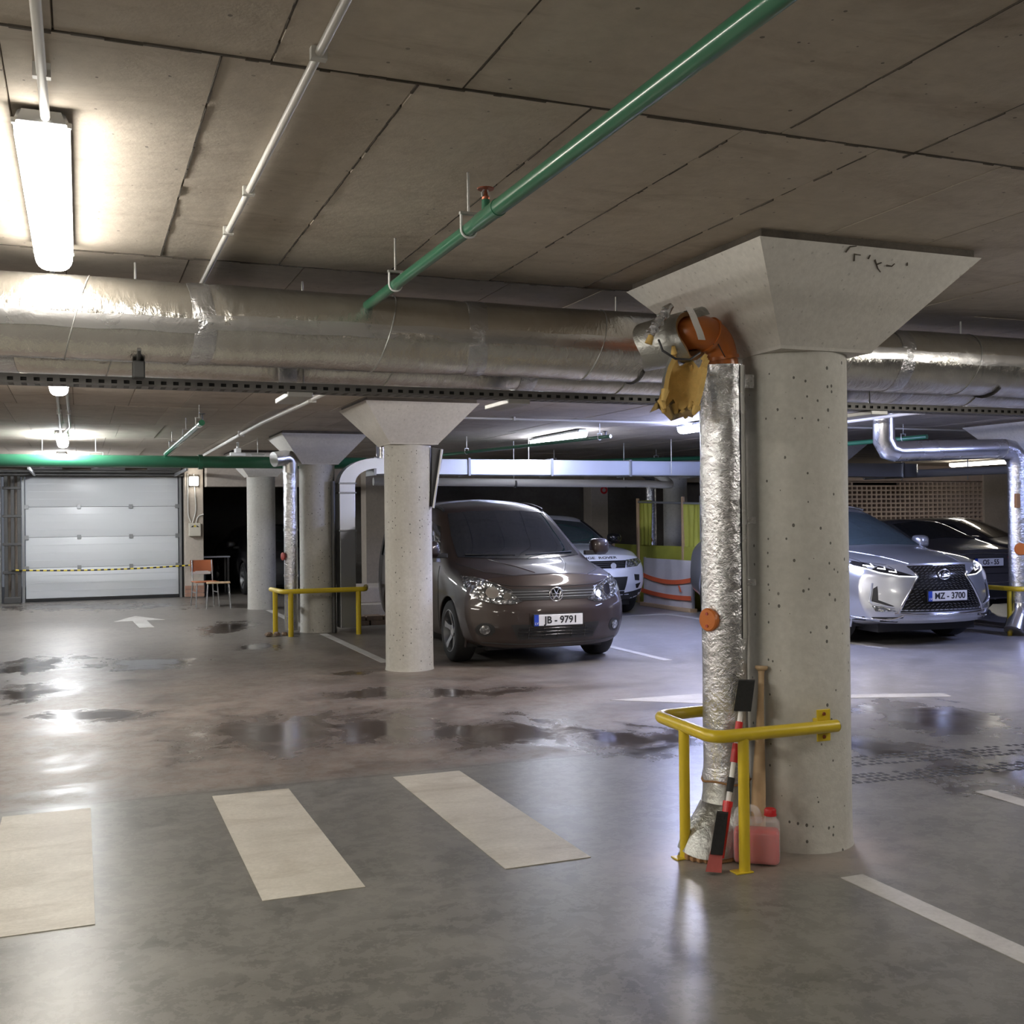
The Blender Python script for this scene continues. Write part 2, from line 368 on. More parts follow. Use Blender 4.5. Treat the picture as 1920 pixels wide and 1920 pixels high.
# arrows
def arrow(name, tip, tail, w, hw, hl, mat):
    t = Vector(tip).to_2d(); a = Vector(tail).to_2d(); d = (t - a).normalized(); n = Vector((-d.y, d.x)); b = t - d * hl
    pts = [a + n * w, b + n * w, b + n * hw, t, b - n * hw, b - n * w, a - n * w]
    paint(name, [tuple(p) for p in reversed(pts)], mat)
arrow('floor_arrow', (4.0, 8.0), (6.62, 7.06), 0.085, 0.3, 0.95, 'paint_worn')
arrow('floor_arrow', (0.79, 18.25), (0.86, 16.2), 0.1, 0.36, 0.9, 'paint_worn')
# tyre tracks: rows of tread blocks pressed onto the floor in two lines
tt = MB(); rnd = random.Random(3)
for row, (ya, yb) in enumerate(((5.35, 5.62), (4.98, 5.2))):
    for i in range(46):
        x = 3.75 + i * 0.052
        for j in range(4):
            if rnd.random() < 0.22: continue
            y = ya + (yb - ya) * (j + rnd.random() * 0.25) / 4 - (x - 3.75) * 0.12
            tt.box(x, x + 0.034, y, y + 0.034, 0.0002, 0.0012)
tag(tt.build('tyre_track', 'rubber', floor), kind='stuff')

# ---- ceiling with its formwork panels
ceiling = MB().box(FX0, FX1, FY0, FY1, 2.652, 2.9).build('ceiling', 'joint')
tag(ceiling, 'board-marked brown grey concrete ceiling of large panels', 'ceiling', kind='structure')
pm = None; PW, PL = 0.502, 2.185
rows = [(0.555, 1), (2.74, 0), (4.925, 1), (7.11, 0), (9.295, 1), (11.48, 0), (13.665, 1), (15.85, 0), (18.035, 1)]
rest = MB()
for y0, odd in rows:
    xs = -0.05 if odd else 0.332
    k0 = int(math.floor((-0.09 * (y0 + PL) - 0.5 - xs) / PW)); k1 = int(math.ceil((1.08 * (y0 + PL) + 0.3 - xs) / PW))
    for k in range(k0, k1 + 1):
        x0 = xs + k * PW
        if pm is None:
            ob = MB().add([(0.003, 0.004, 0), (PW - 0.003, 0.004, 0), (PW - 0.003, PL - 0.004, 0), (0.003, PL - 0.004, 0), (0.0005, 0.001, 0.013), (PW - 0.0005, 0.001, 0.013), (PW - 0.0005, PL - 0.001, 0.013), (0.0005, PL - 0.001, 0.013)],
                          [(3, 2, 1, 0), (4, 5, 6, 7), (0, 1, 5, 4), (1, 2, 6, 5), (2, 3, 7, 6), (3, 0, 4, 7)]).build('panel', 'ceiling', ceiling)
            pm = ob.data
        else:
            ob = bpy.data.objects.new('panel', pm); COL.objects.link(ob); ob.parent = ceiling
        ob.location = (x0, y0, 2.64 + random.uniform(-0.0015, 0.0015))
    xl = xs + k0 * PW; xr = xs + (k1 + 1) * PW
    if xl > FX0: rest.box(FX0, xl, y0, y0 + PL, 2.642, 2.654)
    if xr < FX1: rest.box(xr, FX1, y0, y0 + PL, 2.642, 2.654)
rest.box(FX0, FX1, FY0, 0.555, 2.642, 2.654); rest.box(FX0, FX1, 20.22, FY1, 2.642, 2.654)
tag(rest.build('panel_field', 'ceiling', ceiling), kind='stuff')
# ragged cement fins left along the two nearest joints
fin = MB(); rnd = random.Random(11)
for yj, xa, xb in ((2.74, -0.6, 3.3), (4.925, -0.6, 3.6)):
    x = xa
    while x < xb:
        l = rnd.uniform(0.02, 0.09); h = rnd.uniform(0.002, 0.007)
        fin.box(x, x + l, yj - rnd.uniform(0.002, 0.006), yj + rnd.uniform(0.002, 0.006), 2.64 - h, 2.645)
        x += l
for xj, ya, yb in ((0.332, 2.75, 4.9), (0.834, 2.75, 4.9), (1.336, 2.75, 4.9), (1.838, 2.75, 4.9), (2.34, 2.75, 4.9), (0.452, 0.6, 2.7), (0.954, 0.6, 2.7), (1.958, 0.6, 2.7), (2.46, 0.6, 2.7)):
    y = ya
    while y < yb:
        l = rnd.uniform(0.02, 0.12); h = rnd.uniform(0.001, 0.005)
        if rnd.random() < 0.85: fin.box(xj - rnd.uniform(0.001, 0.004), xj + rnd.uniform(0.001, 0.004), y, y + l, 2.64 - h, 2.645)
        y += l
tag(fin.build('cement_fin', 'joint', ceiling), kind='stuff')

# ---- walls
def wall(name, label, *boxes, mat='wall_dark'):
    m = MB()
    for b in boxes: m.box(*b)
    return tag(m.build(name, mat), label, 'wall', kind='structure')
wall('wall_left', 'plain concrete wall on the far left', (FX0 - 0.2, FX0, FY0, FY1, 0, 2.64), mat='wall_beige')
wall('wall_front', 'plain concrete wall behind the viewer', (FX0, FX1, FY0 - 0.2, FY0, 0, 2.64), mat='wall_beige')
wall('wall_right', 'plain concrete wall closing the right end', (FX1, FX1 + 0.2, FY0, FY1, 0, 2.64))
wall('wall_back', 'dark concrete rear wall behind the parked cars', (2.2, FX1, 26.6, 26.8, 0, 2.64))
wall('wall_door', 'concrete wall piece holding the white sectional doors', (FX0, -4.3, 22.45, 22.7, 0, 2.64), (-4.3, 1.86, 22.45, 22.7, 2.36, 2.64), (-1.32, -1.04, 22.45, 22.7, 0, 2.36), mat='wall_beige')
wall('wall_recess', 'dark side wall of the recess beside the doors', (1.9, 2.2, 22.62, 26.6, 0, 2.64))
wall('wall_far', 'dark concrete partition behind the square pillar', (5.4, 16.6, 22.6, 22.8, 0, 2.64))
tag(MB().box(2.2, 6.2, 21.0, 21.4, 2.13, 2.64).build('trim_1', 'wall_beige'), 'beige concrete beam above the dark recess', 'beam', kind='structure')
tag(MB().box(5.12, 5.95, 20.6, 21.0, 0.0, 2.64).build('trim_2', 'wall_beige'), 'beige concrete wall pier behind the middle columns', 'pier', kind='structure')
tag(MB().box(20.85, 23.5, 20.9, 21.1, 0, 2.64).build('trim_3', 'wall_beige'), 'grey concrete wall piece right of the brick screen', 'wall', kind='structure')
tag(MB().box(6.5, 16.6, 21.9, 22.3, 2.26, 2.64).build('trim_4', 'wall_beige'), 'concrete beam running above the square pillar', 'beam', kind='structure')

# perforated brick screen
scr = thing('brick_screen', 'pierced brown brick screen wall behind the silver crossover', 'wall', (16.6, 21.0, 0)); scr['kind'] = 'structure'
lat = MB(); rnd = random.Random(5)
nx, nz = 30, 21; x0, x1, z0, z1 = 16.6, 20.85, 0.1, 2.25
dx = (x1 - x0) / nx; dz = (z1 - z0) / nz
for k in range(nz + 1):
    z = z0 + k * dz; lat.box(x0, x1, 20.95, 21.07, z - 0.019, z + 0.019)
for k in range(nz):
    for i in range(nx + 1):
        if k == nz - 1 and 3 <= i <= 11: continue
        x = x0 + i * dx; lat.box(x - 0.022, x + 0.022, 20.955 + rnd.uniform(0, 0.01), 21.065, z0 + k * dz + 0.014, z0 + (k + 1) * dz - 0.014)
lat.box(x0, x1, 20.95, 21.07, 2.25, 2.64)
tag(lat.build('brick_lattice', 'lattice', scr), kind='stuff')
MB().box(x0, x1, 21.5, 21.6, 0, 2.64).build('backing', 'black', scr)

# ---- sectional doors
def sec_door(n, label, x0, x1, zb):
    d = thing('door_%d' % n, label, 'garage door', ((x0 + x1) / 2, 22.4, 0)); d['kind'] = 'structure'
    ph = (2.36 - zb) / 4
    for k in range(4):
        p = MB().bbox(x0, x1, 22.36, 22.41, zb + k * ph + 0.003, zb + (k + 1) * ph - 0.003, 0.006).build('door_panel', 'door_white', d, 40)
        for i in range(3):
            zz = zb + k * ph + ph * (0.25 + 0.25 * i); MB().box(x0 + 0.05, x1 - 0.05, 22.356, 22.361, zz - 0.006, zz + 0.006).build('rib', 'door_white', p)
    for k in (1, 2, 3):
        for hx in (x0 + 0.02, x0 + (x1 - x0) * 0.34, x0 + (x1 - x0) * 0.68, x1 - 0.02):
            MB().bbox(hx - 0.035, hx + 0.035, 22.335, 22.362, zb + k * ph - 0.04, zb + k * ph + 0.04, 0.004).build('hinge', 'galv_dark', d)
    MB().bbox(x0 - 0.005, x1 + 0.005, 22.345, 22.42, zb - 0.05, zb + 0.0, 0.006).build('bottom_seal', 'rubber', d)
    for sx, s in ((x0 - 0.06, 1), (x1 + 0.015, -1)):
        MB().prism([(sx, 22.30), (sx + 0.045, 22.30), (sx + 0.045, 22.42), (sx, 22.42)], 'z', 0, 2.36).build('track', 'galv_dark', d)
    MB().box(x0 - 0.06, x1 + 0.06, 22.25, 22.42, 2.40, 2.46).build('spring_shaft', 'steel_dark', d)
    return d
sec_door(1, 'white sectional garage door with the striped chain across it', -0.95, 1.79, 0.06)
sec_door(2, 'white sectional garage door cut by the left picture edge', -4.15, -1.42, 0.06)
post = thing('door_post', 'dark steel post with tracks between the two white doors', 'post', (-1.18, 22.2, 0))
for i, xx in enumerate((-1.30, -1.19, -1.08)):
    MB().bbox(xx, xx + 0.06, 22.14, 22.22, 0, 2.42, 0.006).build('track', 'steel_dark', post)
MB().bbox(-1.32, -1.02, 22.13, 22.23, 0, 0.12, 0.01).build('foot', 'steel_dark', post)
for k in range(4): MB().bbox(-1.33, -1.01, 22.12, 22.24, 0.55 + 0.52 * k, 0.6 + 0.52 * k, 0.006).build('clamp', 'steel_dark', post)
hdr = thing('door_header', 'dark steel header rails and springs above the white doors', 'rail', (0.4, 22.0, 2.4))
for (zz, yy, m, r) in ((2.44, 22.0, 'steel_dark', 0.03), (2.53, 21.9, 'galv_dark', 0.022), (2.38, 22.05, 'steel_dark', 0.025)):
    MB().tube([(-3.6, yy, zz), (1.86, yy, zz)], r, 10).build('rail', m, hdr, 50)
for xx in (-0.9, 0.2, 1.2): MB().tube([(xx, 22.0, 2.49), (xx + 0.6, 22.0, 2.49)], 0.05, 12).build('spring', 'steel_dark', hdr, 50)
for xx in (-0.8, 1.7): MB().bbox(xx, xx + 0.04, 19.6, 22.3, 2.36, 2.41, 0.005).build('ceiling_track', 'galv_dark', hdr)

# ---- columns
def column(loc, label, group='round concrete columns with square capitals', hs=0.565):
    c = thing('column', label, 'column', (loc[0], loc[1], 0), group=group); x, y = loc
    m = MB(); m.lathe([(0.243, 0), (0.237, 0.03), (0.235, 0.4), (0.234, 2.24)], (x, y, 0), n=64)
    m.build('shaft', 'column', c, 60)
    def sq(h, z): return [(x - h, y - h, z), (x + h, y - h, z), (x + h, y + h, z), (x - h, y + h, z)]
    m = MB(); m.loft([sq(0.243, 2.222), sq(0.249, 2.235), sq(hs, 2.605)])
    m.build('capital', 'capital', c)
    MB().loft([sq(hs - 0.022, 2.60), sq(hs - 0.022, 2.645)]).build('capital_recess', 'joint', c)  # dark colour paints in the shade of the gap above the capital
    return c
near_col = column((3.086, 4.232), 'nearest round concrete column, behind the red jug', hs=0.57)
capo = [o for o in near_col.children if o.name.startswith('capital') and 'recess' not in o.name][0]
for pts in ([(2.948, 3.684, 2.580), (2.956, 3.664, 2.598), (2.985, 3.66, 2.602)], [(3.009, 3.706, 2.554), (2.996, 3.687, 2.576), (3.028, 3.688, 2.575)], [(3.074, 3.697, 2.565), (3.075, 3.685, 2.578)],
            [(3.109, 3.698, 2.564), (3.144, 3.722, 2.536), (3.167, 3.732, 2.524)], [(3.130, 3.711, 2.549), (3.149, 3.704, 2.556)], [(3.180, 3.711, 2.548), (3.210, 3.712, 2.547), (3.218, 3.703, 2.557)], [(3.285, 3.705, 2.555), (3.279, 3.697, 2.565)]):
    MB().tube(pts, [0.0045, 0.003, 0.002][:len(pts)], 6).build('scratch_mark', 'joint', capo)
column((3.045, 10.525), 'round concrete column left of the dark brown van')
column((2.955, 14.58), 'round concrete column inside the far yellow rail, between two ducts')
column((2.85, 18.76), 'far round concrete column right of the orange chair')
column((11.29, 10.55), 'round concrete column at the right picture edge by the foil pipe')
column((11.1, 14.65), 'round concrete column hidden behind the nearest column')
column((10.85, 18.75), 'round concrete column standing inside the yellow sheeting')
column((3.1, -2.0), 'round concrete column behind the viewer')
pil = thing('square_pillar', 'square concrete pillar carrying a red ring', 'pillar', (10.55, 21.7, 0))
MB().bbox(10.35, 10.76, 21.5, 21.9, 0, 2.64, 0.015).build('shaft', 'wall_beige', pil)
MB().tube(arc((10.66, 21.49, 2.07), 0.065, 0, 2 * PI, 20, ((1, 0, 0), (0, 0, 1)))[:-1], 0.022, 8, closed=True).build('red_ring', 'red', pil, 60)
dp = thing('door_pillar', 'narrow concrete pillar right of the white door carrying the switch box', 'pillar', (2.06, 22.3, 0))
MB().bbox(1.89, 2.24, 22.05, 22.6, 0.0, 2.64, 0.012).build('shaft', 'wall_beige', dp)
for k in range(3):
    for i in range(2):
        MB().bbox(1.88 + i * 0.19 - (0.06 if k % 2 else 0) * i, 2.055 + i * 0.19 - (0.06 if k % 2 else 0) * (1 - i), 22.035, 22.08, 0.02 + k * 0.075, 0.085 + k * 0.075, 0.004).build('brick', 'brick', dp)

# ================================================================== LAMPS, PIPES AND DUCTS
def lamp(x, y0, y1, mat, label):
    t = thing('fluorescent_lamp', label, 'lamp', (x, (y0 + y1) / 2, 2.64), group='ceiling fluorescent lamps')
    MB().loft([[(x - a, y, 2.628), (x + a, y, 2.628), (x + a + 0.012, y, 2.596), (x - a - 0.012, y, 2.596)] for a, y in ((0.05, y0), (0.062, y0 + 0.02), (0.062, y1 - 0.02), (0.05, y1))]).build('housing', 'galv_dark', t)
    prof = [(0.072 * math.copysign(abs(math.cos(a)) ** 0.7, math.cos(a)), -0.078 * math.sin(a) ** 0.7) for a in [PI * k / 12 for k in range(13)]]
    m = MB(); st = [(y0 + 0.004, 0.9), (y0 + 0.03, 1.0), (y1 - 0.03, 1.0), (y1 - 0.004, 0.86)]
    m.loft([[(x + px * s, y, 2.595 + pz * s) for px, pz in prof] for y, s in st]); m.build('diffuser', mat, t, 50)
    for yy in (y0 + 0.012, y1 - 0.012): MB().bbox(x - 0.078, x + 0.078, yy - 0.008, yy + 0.008, 2.588, 2.604, 0.003).build('clip', 'zinc', t)
    for yy in (y0 + 0.3, y1 - 0.3): MB().box(x - 0.02, x + 0.02, yy - 0.015, yy + 0.015, 2.62, 2.642).build('bracket', 'zinc', t)
lamp(-0.09, 3.25, 4.83, 'lamp_near', 'large bright ceiling lamp at the upper left, nearest to the viewer')
lamp(-0.15, 8.0, 9.57, 'lamp_neutral', 'ceiling lamp peeping out below the perforated tray on the left')
lamp(-0.21, 14.7, 16.24, 'lamp_far', 'ceiling lamp just above the green main pipe, before the white door')
lamp(-0.27, 19.1, 20.65, 'lamp_far', 'farthest ceiling lamp, glowing below the green main pipe')
lamp(-0.09, -2.2, -0.62, 'lamp_neutral', 'ceiling lamp behind the viewer, in line with the left row')
lamp(6.08, 12.85, 14.5, 'lamp_soft', 'lit ceiling lamp above the roof of the brown van')
lamp(7.0, 10.35, 11.92, 'lamp_cool', 'ceiling lamp just left of the torn foil pipe, tip showing')
lamp(5.5, 7.55, 9.1, 'lamp_mid', 'ceiling lamp hidden behind the big duct near the torn insulation')
lamp(-3.6, 1.0, 2.6, 'fill_left', 'added fill lamp, unseen beyond the left picture edge, nearer one')  # unseen lamp added to brighten the near capital from the left
lamp(-3.6, 6.4, 8.0, 'fill_left', 'added fill lamp, unseen beyond the left picture edge, farther one')  # second added fill lamp, also out of view
lamp(5.6, 1.6, 3.2, 'lamp_neutral', 'ceiling lamp outside the right picture edge, nearer row')
lamp(11.2, 6.4, 8.0, 'lamp_cool', 'ceiling lamp outside the right picture edge, above the far aisle')
lamp(18.2, 17.6, 19.2, 'lamp_near', 'ceiling lamp over the far right parking bays')

def run(name, label, cat, pts, r, mat, clips=(), clipax='y', n=10, group=None, clipz=2.64):
    t = thing(name, label, cat, pts[0], group=group)
    MB().tube(fillet(pts, 0.06) if len(pts) > 2 else pts, r, n).build('pipe', mat, t, 60)
    for (x, y, z) in clips:
        if clipax == 'y': MB().box(x - r * 1.7, x + r * 1.7, y - 0.012, y + 0.012, z - r * 1.25, clipz).build('clip', mat, t)
        else: MB().box(x - 0.012, x + 0.012, y - r * 1.7, y + r * 1.7, z - r * 1.25, clipz).build('clip', mat, t)
    return t
run('conduit', 'pale round conduit crossing the near ceiling to the big duct', 'conduit', [(0.545, -3, 2.624), (0.545, 8.2, 2.624)], 0.0115, 'conduit', [(0.545, y, 2.624) for y in (0.9, 2.62, 3.8, 4.35)])
run('conduit', 'pale conduit leading into the large bright lamp', 'conduit', [(-0.08, -0.6, 2.622), (-0.08, 3.27, 2.61)], 0.0125, 'conduit', [(-0.08, 2.2, 2.62), (-0.08, 2.95, 2.62)])
run('conduit', 'conduit between the two nearest lamps of the left row', 'conduit', [(-0.1, 4.8, 2.612), (-0.14, 8.02, 2.612)], 0.011, 'conduit', [(-0.12, 6.0, 2.612)])
run('conduit', 'left conduit of the pair leading to the lamp before the white door', 'conduit', [(-0.17, 9.55, 2.612), (-0.215, 14.72, 2.612)], 0.014, 'conduit', [(-0.19, 12, 2.612)])
run('conduit', 'right conduit of the pair leading to the lamp before the white door', 'conduit', [(-0.1, 9.5, 2.612), (-0.1, 13.8, 2.612), (-0.17, 14.72, 2.612)], 0.014, 'conduit', [(-0.1, 12, 2.612)])
run('conduit', 'long pale cable conduit along the ceiling left of the middle column', 'conduit', [(2.0, 8.4, 2.6), (1.99, 10.4, 2.6), (1.88, 12.2, 2.57), (1.93, 14.4, 2.6), (1.95, 20.0, 2.6)], 0.022, 'conduit', [(1.99, 10.0, 2.6), (1.93, 14.3, 2.6)])
run('conduit', 'thin pale conduit crossing the ceiling above the brown van', 'conduit', [(3.6, 11.55, 2.615), (16, 11.55, 2.615)], 0.013, 'conduit', [(4.6, 11.55, 2.615), (7.4, 11.55, 2.615), (9, 11.55, 2.615)], 'x')
run('conduit', 'pale ceiling conduit leading to the silver crossover bay', 'conduit', [(8.15, 7.5, 2.55), (8.15, 12.0, 2.55)], 0.02, 'conduit', [(8.15, 9, 2.55), (8.15, 10.6, 2.55)])

# ---- green sprinkler pipe in the foreground
g = thing('sprinkler_pipe', 'glossy green sprinkler pipe running diagonally overhead to the duct', 'pipe', (1.2, 3.2, 2.45))
MB().tube([(1.2, -3.5, 2.45), (1.2, 3.14, 2.45)], 0.0255, 24).build('pipe', 'green', g, 60)
MB().tube([(1.2, 3.3, 2.45), (1.2, 4.86, 2.45)], 0.022, 24).build('thin_pipe', 'green', g, 60)
MB().tube([(1.2, 3.12, 2.45), (1.2, 3.15, 2.45), (1.2, 3.16, 2.45), (1.2, 3.29, 2.45), (1.2, 3.3, 2.45), (1.2, 3.33, 2.45)], [0.0275, 0.0275, 0.026, 0.026, 0.024, 0.0235], 24).build('tee_fitting', 'green', g, 40)
MB().tube([(1.2, 3.235, 2.46), (1.2, 3.235, 2.503)], 0.0135, 16).build('riser', 'green', g, 60)
sh = MB().lathe([(0.010, 0), (0.013, 0.004), (0.013, 0.012), (0.008, 0.014), (0.005, 0.028), (0.004, 0.034)], (1.2, 3.235, 2.50), n=16).build('sprinkler_head', 'copper', g, 40)
MB().lathe([(0.004, 0), (0.026, 0.001), (0.028, 0.004), (0.024, 0.005), (0.003, 0.006)], (1.2, 3.235, 2.535), n=20).build('deflector', 'copper', sh, 40)
for s in (-1, 1): MB().tube([(1.2 + s * 0.011, 3.235, 2.512), (1.2 + s * 0.012, 3.235, 2.525), (1.2 + s * 0.004, 3.235, 2.537)], 0.003, 8).build('frame_arm', 'zinc', sh, 60)
def hanger(parent, x, y, z, r, top=2.642):
    h = MB().tube([(x, y, z + r + 0.035), (x, y, top)], 0.0045, 8).build('hanger_rod', 'zinc', parent, 60)
    pts = [(x - r - 0.004, y, z + r + 0.03)] + [tuple(q) for q in arc((x, y, z), r + 0.004, PI, 2 * PI, 10, ((1, 0, 0), (0, 0, 1)))] + [(x + r + 0.004, y, z + r + 0.03)]
    MB().tube(pts, 0.0045, 8).build('clevis', 'white_plastic', h, 60)
    MB().bbox(x - r - 0.01, x + r + 0.01, y - 0.008, y + 0.008, z + r + 0.026, z + r + 0.036, 0.002).build('nut_plate', 'zinc', h)
hanger(g, 1.2, 3.40, 2.45, 0.022); hanger(g, 1.2, 4.3, 2.45, 0.022); hanger(g, 1.2, 0.6, 2.45, 0.0255)
# green pipes in the distance
gm = thing('water_main', 'thick dark green main pipe crossing in front of the white door', 'pipe', (-2, 15.4, 2.3))
MB().tube([(-6.5, 15.4, 2.295), (6.6, 15.4, 2.295)], 0.083, 20).build('pipe', 'green', gm, 60)
for xx in (-0.45, 0.2, 2.3): hanger(gm, xx, 15.4, 2.295, 0.083)
for xx in (-1.7, 1.5): MB().tube([(xx, 15.4, 2.295), (xx + 0.06, 15.4, 2.295)], 0.1, 20).build('coupling', 'green', gm, 60)
g2 = thing('sprinkler_pipe', 'short green pipe sloping down to the main pipe on the left', 'pipe', (1.1, 13, 2.47))
MB().tube([(1.12, 11.1, 2.46), (1.08, 15.4, 2.40)], 0.03, 14).build('pipe', 'green', g2, 60)
for yy in (11.15, 12.6, 14.6): hanger(g2, 1.1, yy, 2.45, 0.03)
MB().lathe([(0.012, 0), (0.012, 0.05), (0.035, 0.055), (0.035, 0.06)], (1.12, 11.1, 2.49), n=12).build('sprinkler_head', 'steel_dark', g2)
g3 = thing('sprinkler_pipe', 'thin dark sprinkler pipe beside the lamp above the brown van', 'pipe', (4.6, 13, 2.47))
MB().tube([(6.0, 11.9, 2.47), (4.75, 15.4, 2.40)], 0.022, 12).build('pipe', 'green', g3, 60)
for k in (0.05, 0.75): hanger(g3, 6.0 - 1.25 * k, 11.9 + 3.5 * k, 2.465 - 0.06 * k, 0.022)
MB().lathe([(0.012, 0), (0.012, 0.05), (0.035, 0.055), (0.035, 0.06)], (5.98, 12.0, 2.48), n=12).build('sprinkler_head', 'steel_dark', g3)
g4 = thing('sprinkler_pipe', 'dark green pipe rising behind the long galvanised duct', 'pipe', (9, 16.6, 2.45))
MB().tube([(7.2, 17.2, 2.42), (10.6, 16.2, 2.5)], 0.035, 12).build('pipe', 'green', g4, 60)
for k in (0.1, 0.6): hanger(g4, 7.2 + 3.4 * k, 17.2 - k, 2.42 + 0.08 * k, 0.035)
g5 = thing('sprinkler_pipe', 'green pipe under the ceiling right of the nearest column', 'pipe', (9.5, 11.8, 2.45))
MB().tube([(9.95, 10.9, 2.46), (8.9, 14.0, 2.4)], 0.03, 12).build('pipe', 'green', g5, 60)
for k in (0.1, 0.5): hanger(g5, 9.95 - 1.05 * k, 10.9 + 3.1 * k, 2.46 - 0.06 * k, 0.03)

# ---- the two big insulated pipes and the perforated tray
def sleeves(t, y, z, r, xs, mat, seed, seam=True):
    rnd = random.Random(seed)
    for a, b in zip(xs[:-1], xs[1:]):
        N = 14; n = 44; rings = []
        ph = [rnd.uniform(0, 6.28) for _ in range(4)]; amp = rnd.uniform(0.004, 0.010)
        for i in range(N + 1):
            u = i / N; x = a + (b - a) * u
            k = 1 - 0.045 * (1 if i in (0, N) else 0) + 0.006 * math.sin(u * 9 + ph[0])
            rings.append([(x + 0.004 * math.sin(3 * 2 * PI * j / n + ph[1]), y + r * k * (1 + amp * math.sin(5 * 2 * PI * j / n + ph[2] + u * 6) + amp * 0.6 * math.sin(9 * 2 * PI * j / n + ph[3] - u * 11)) * math.cos(2 * PI * j / n), z + r * k * (1 + amp * math.sin(5 * 2 * PI * j / n + ph[2] + u * 6)) * math.sin(2 * PI * j / n)) for j in range(n)])
        s = MB().loft(rings).build('foil_sleeve', mat, t, 60)
        if seam:
            th = PI + rnd.uniform(-0.25, 0.2); m = MB(); pts = []
            for i in range(13):
                u = i / 12; x = a + 0.02 + (b - a - 0.04) * u; th2 = th + 0.02 * math.sin(u * 20 + ph[0])
                pts.append([(x, y + (r * 1.012) * math.cos(th2 + d), z + (r * 1.012) * math.sin(th2 + d)) for d in (-0.17, -0.05, 0.07, 0.18)])
            m.loft(pts, closed=False, caps=False).build('seam_tape', 'foil_smooth', s, 60)
        # ring of tape over the joint
        m = MB(); rr = []
        for q in (-0.045, -0.03, 0.0, 0.03, 0.045):
            rr.append([(b + q + 0.012 * math.sin(2 * 2 * PI * j / n + ph[3]), y + (r * (1.012 if abs(q) < 0.04 else 0.995)) * math.cos(2 * PI * j / n), z + r * (1.012 if abs(q) < 0.04 else 0.995) * math.sin(2 * PI * j / n)) for j in range(n)])
        m.loft(rr).build('tape_band', 'foil_bright', s, 60)
        # cable tie
        xt = a + (b - a) * rnd.uniform(0.3, 0.75)
        MB().tube([(xt + 0.05 * math.sin(2 * PI * j / 28), y + (r * 1.008) * math.cos(2 * PI * j / 28), z + (r * 1.008) * math.sin(2 * PI * j / 28)) for j in range(28)], 0.003, 6, closed=True).build('wire_tie', 'zinc', s, 60)
xs = [0.487 + 1.24 * k for k in range(-5, 12)]
d1 = thing('insulated_pipe', 'large foil wrapped overhead pipe crossing the whole picture', 'pipe', (0, 4.9, 2.35))
sleeves(d1, 4.9, 2.35, 0.174, xs, 'foil', 2)
for xx in (0.234, 2.6, 4.9, -2.2, 7.3):
    st = MB().tube([(xx, 4.9 + 0.179 * math.cos(a), 2.35 + 0.179 * math.sin(a)) for a in [PI * (1.28 + 0.72 * k / 14) for k in range(15)]], 0.008, 6).build('strap', 'steel_dark', d1, 60)
    MB().tube([(xx, 4.9 + 0.179, 2.35), (xx, 4.9 + 0.179, 2.645)], 0.005, 6).build('rod', 'zinc', st)
MB().bbox(0.21, 0.26, 4.84, 4.9, 2.10, 2.175, 0.006).build('support_block', 'black', d1)
d2 = thing('insulated_pipe', 'second foil wrapped pipe lying behind and below the large one', 'pipe', (0, 5.37, 2.32))
sleeves(d2, 5.37, 2.325, 0.155, [x + 0.45 for x in xs], 'foil', 4, False)
tr = thing('cable_tray', 'dark perforated metal cable tray below the foil wrapped pipes', 'tray', (0, 5.16, 2.1))
P = 0.052; XA, XB = -5.2, 13.0; m = MB()
m.box(XA, XB, 5.100, 5.1025, 2.097, 2.106); m.box(XA, XB, 5.100, 5.1025, 2.121, 2.136); m.box(XA, XB, 5.1025, 5.112, 2.133, 2.136)
k = 0
while XA + k * P < XB:
    m.box(XA + k * P, XA + k * P + 0.028, 5.100, 5.1025, 2.106, 2.121); k += 1
m.build('slotted_side', 'tray_grey', tr, None, fix=False)
m = MB(); ys = [5.1025, 5.118, 5.134, 5.150, 5.166, 5.182, 5.198, 5.2175]
for i in range(0, 7, 2): m.box(XA, XB, ys[i], ys[i + 1], 2.097, 2.0995)
for i in range(1, 7, 2):
    k = 0
    while XA + k * P < XB: m.box(XA + k * P, XA + k * P + 0.03, ys[i], ys[i + 1], 2.097, 2.0995); k += 1
m.build('slotted_base', 'tray_grey', tr, None, fix=False)
MB().box(XA, XB, 5.2175, 5.22, 2.097, 2.136).build('back_side', 'tray_grey', tr)
for yy in (5.122, 5.15, 5.178): MB().tube([(XA, yy, 2.115), (XB, yy, 2.115)], 0.0135, 8).build('cable', 'black', tr, 60)  # black runs added inside the tray so its slots look dark
for xx in (1.0, 2.1, 4.35): MB().bbox(xx - 0.1, xx + 0.02, 5.10, 5.44, 2.07, 2.096, 0.004).build('cross_bracket', 'zinc', tr)
for xx in (-1.5, 1.0, 4.35, 7): MB().tube([(xx, 5.235, 2.1), (xx, 5.235, 2.645)], 0.005, 6).build('hanger_rod', 'zinc', tr)

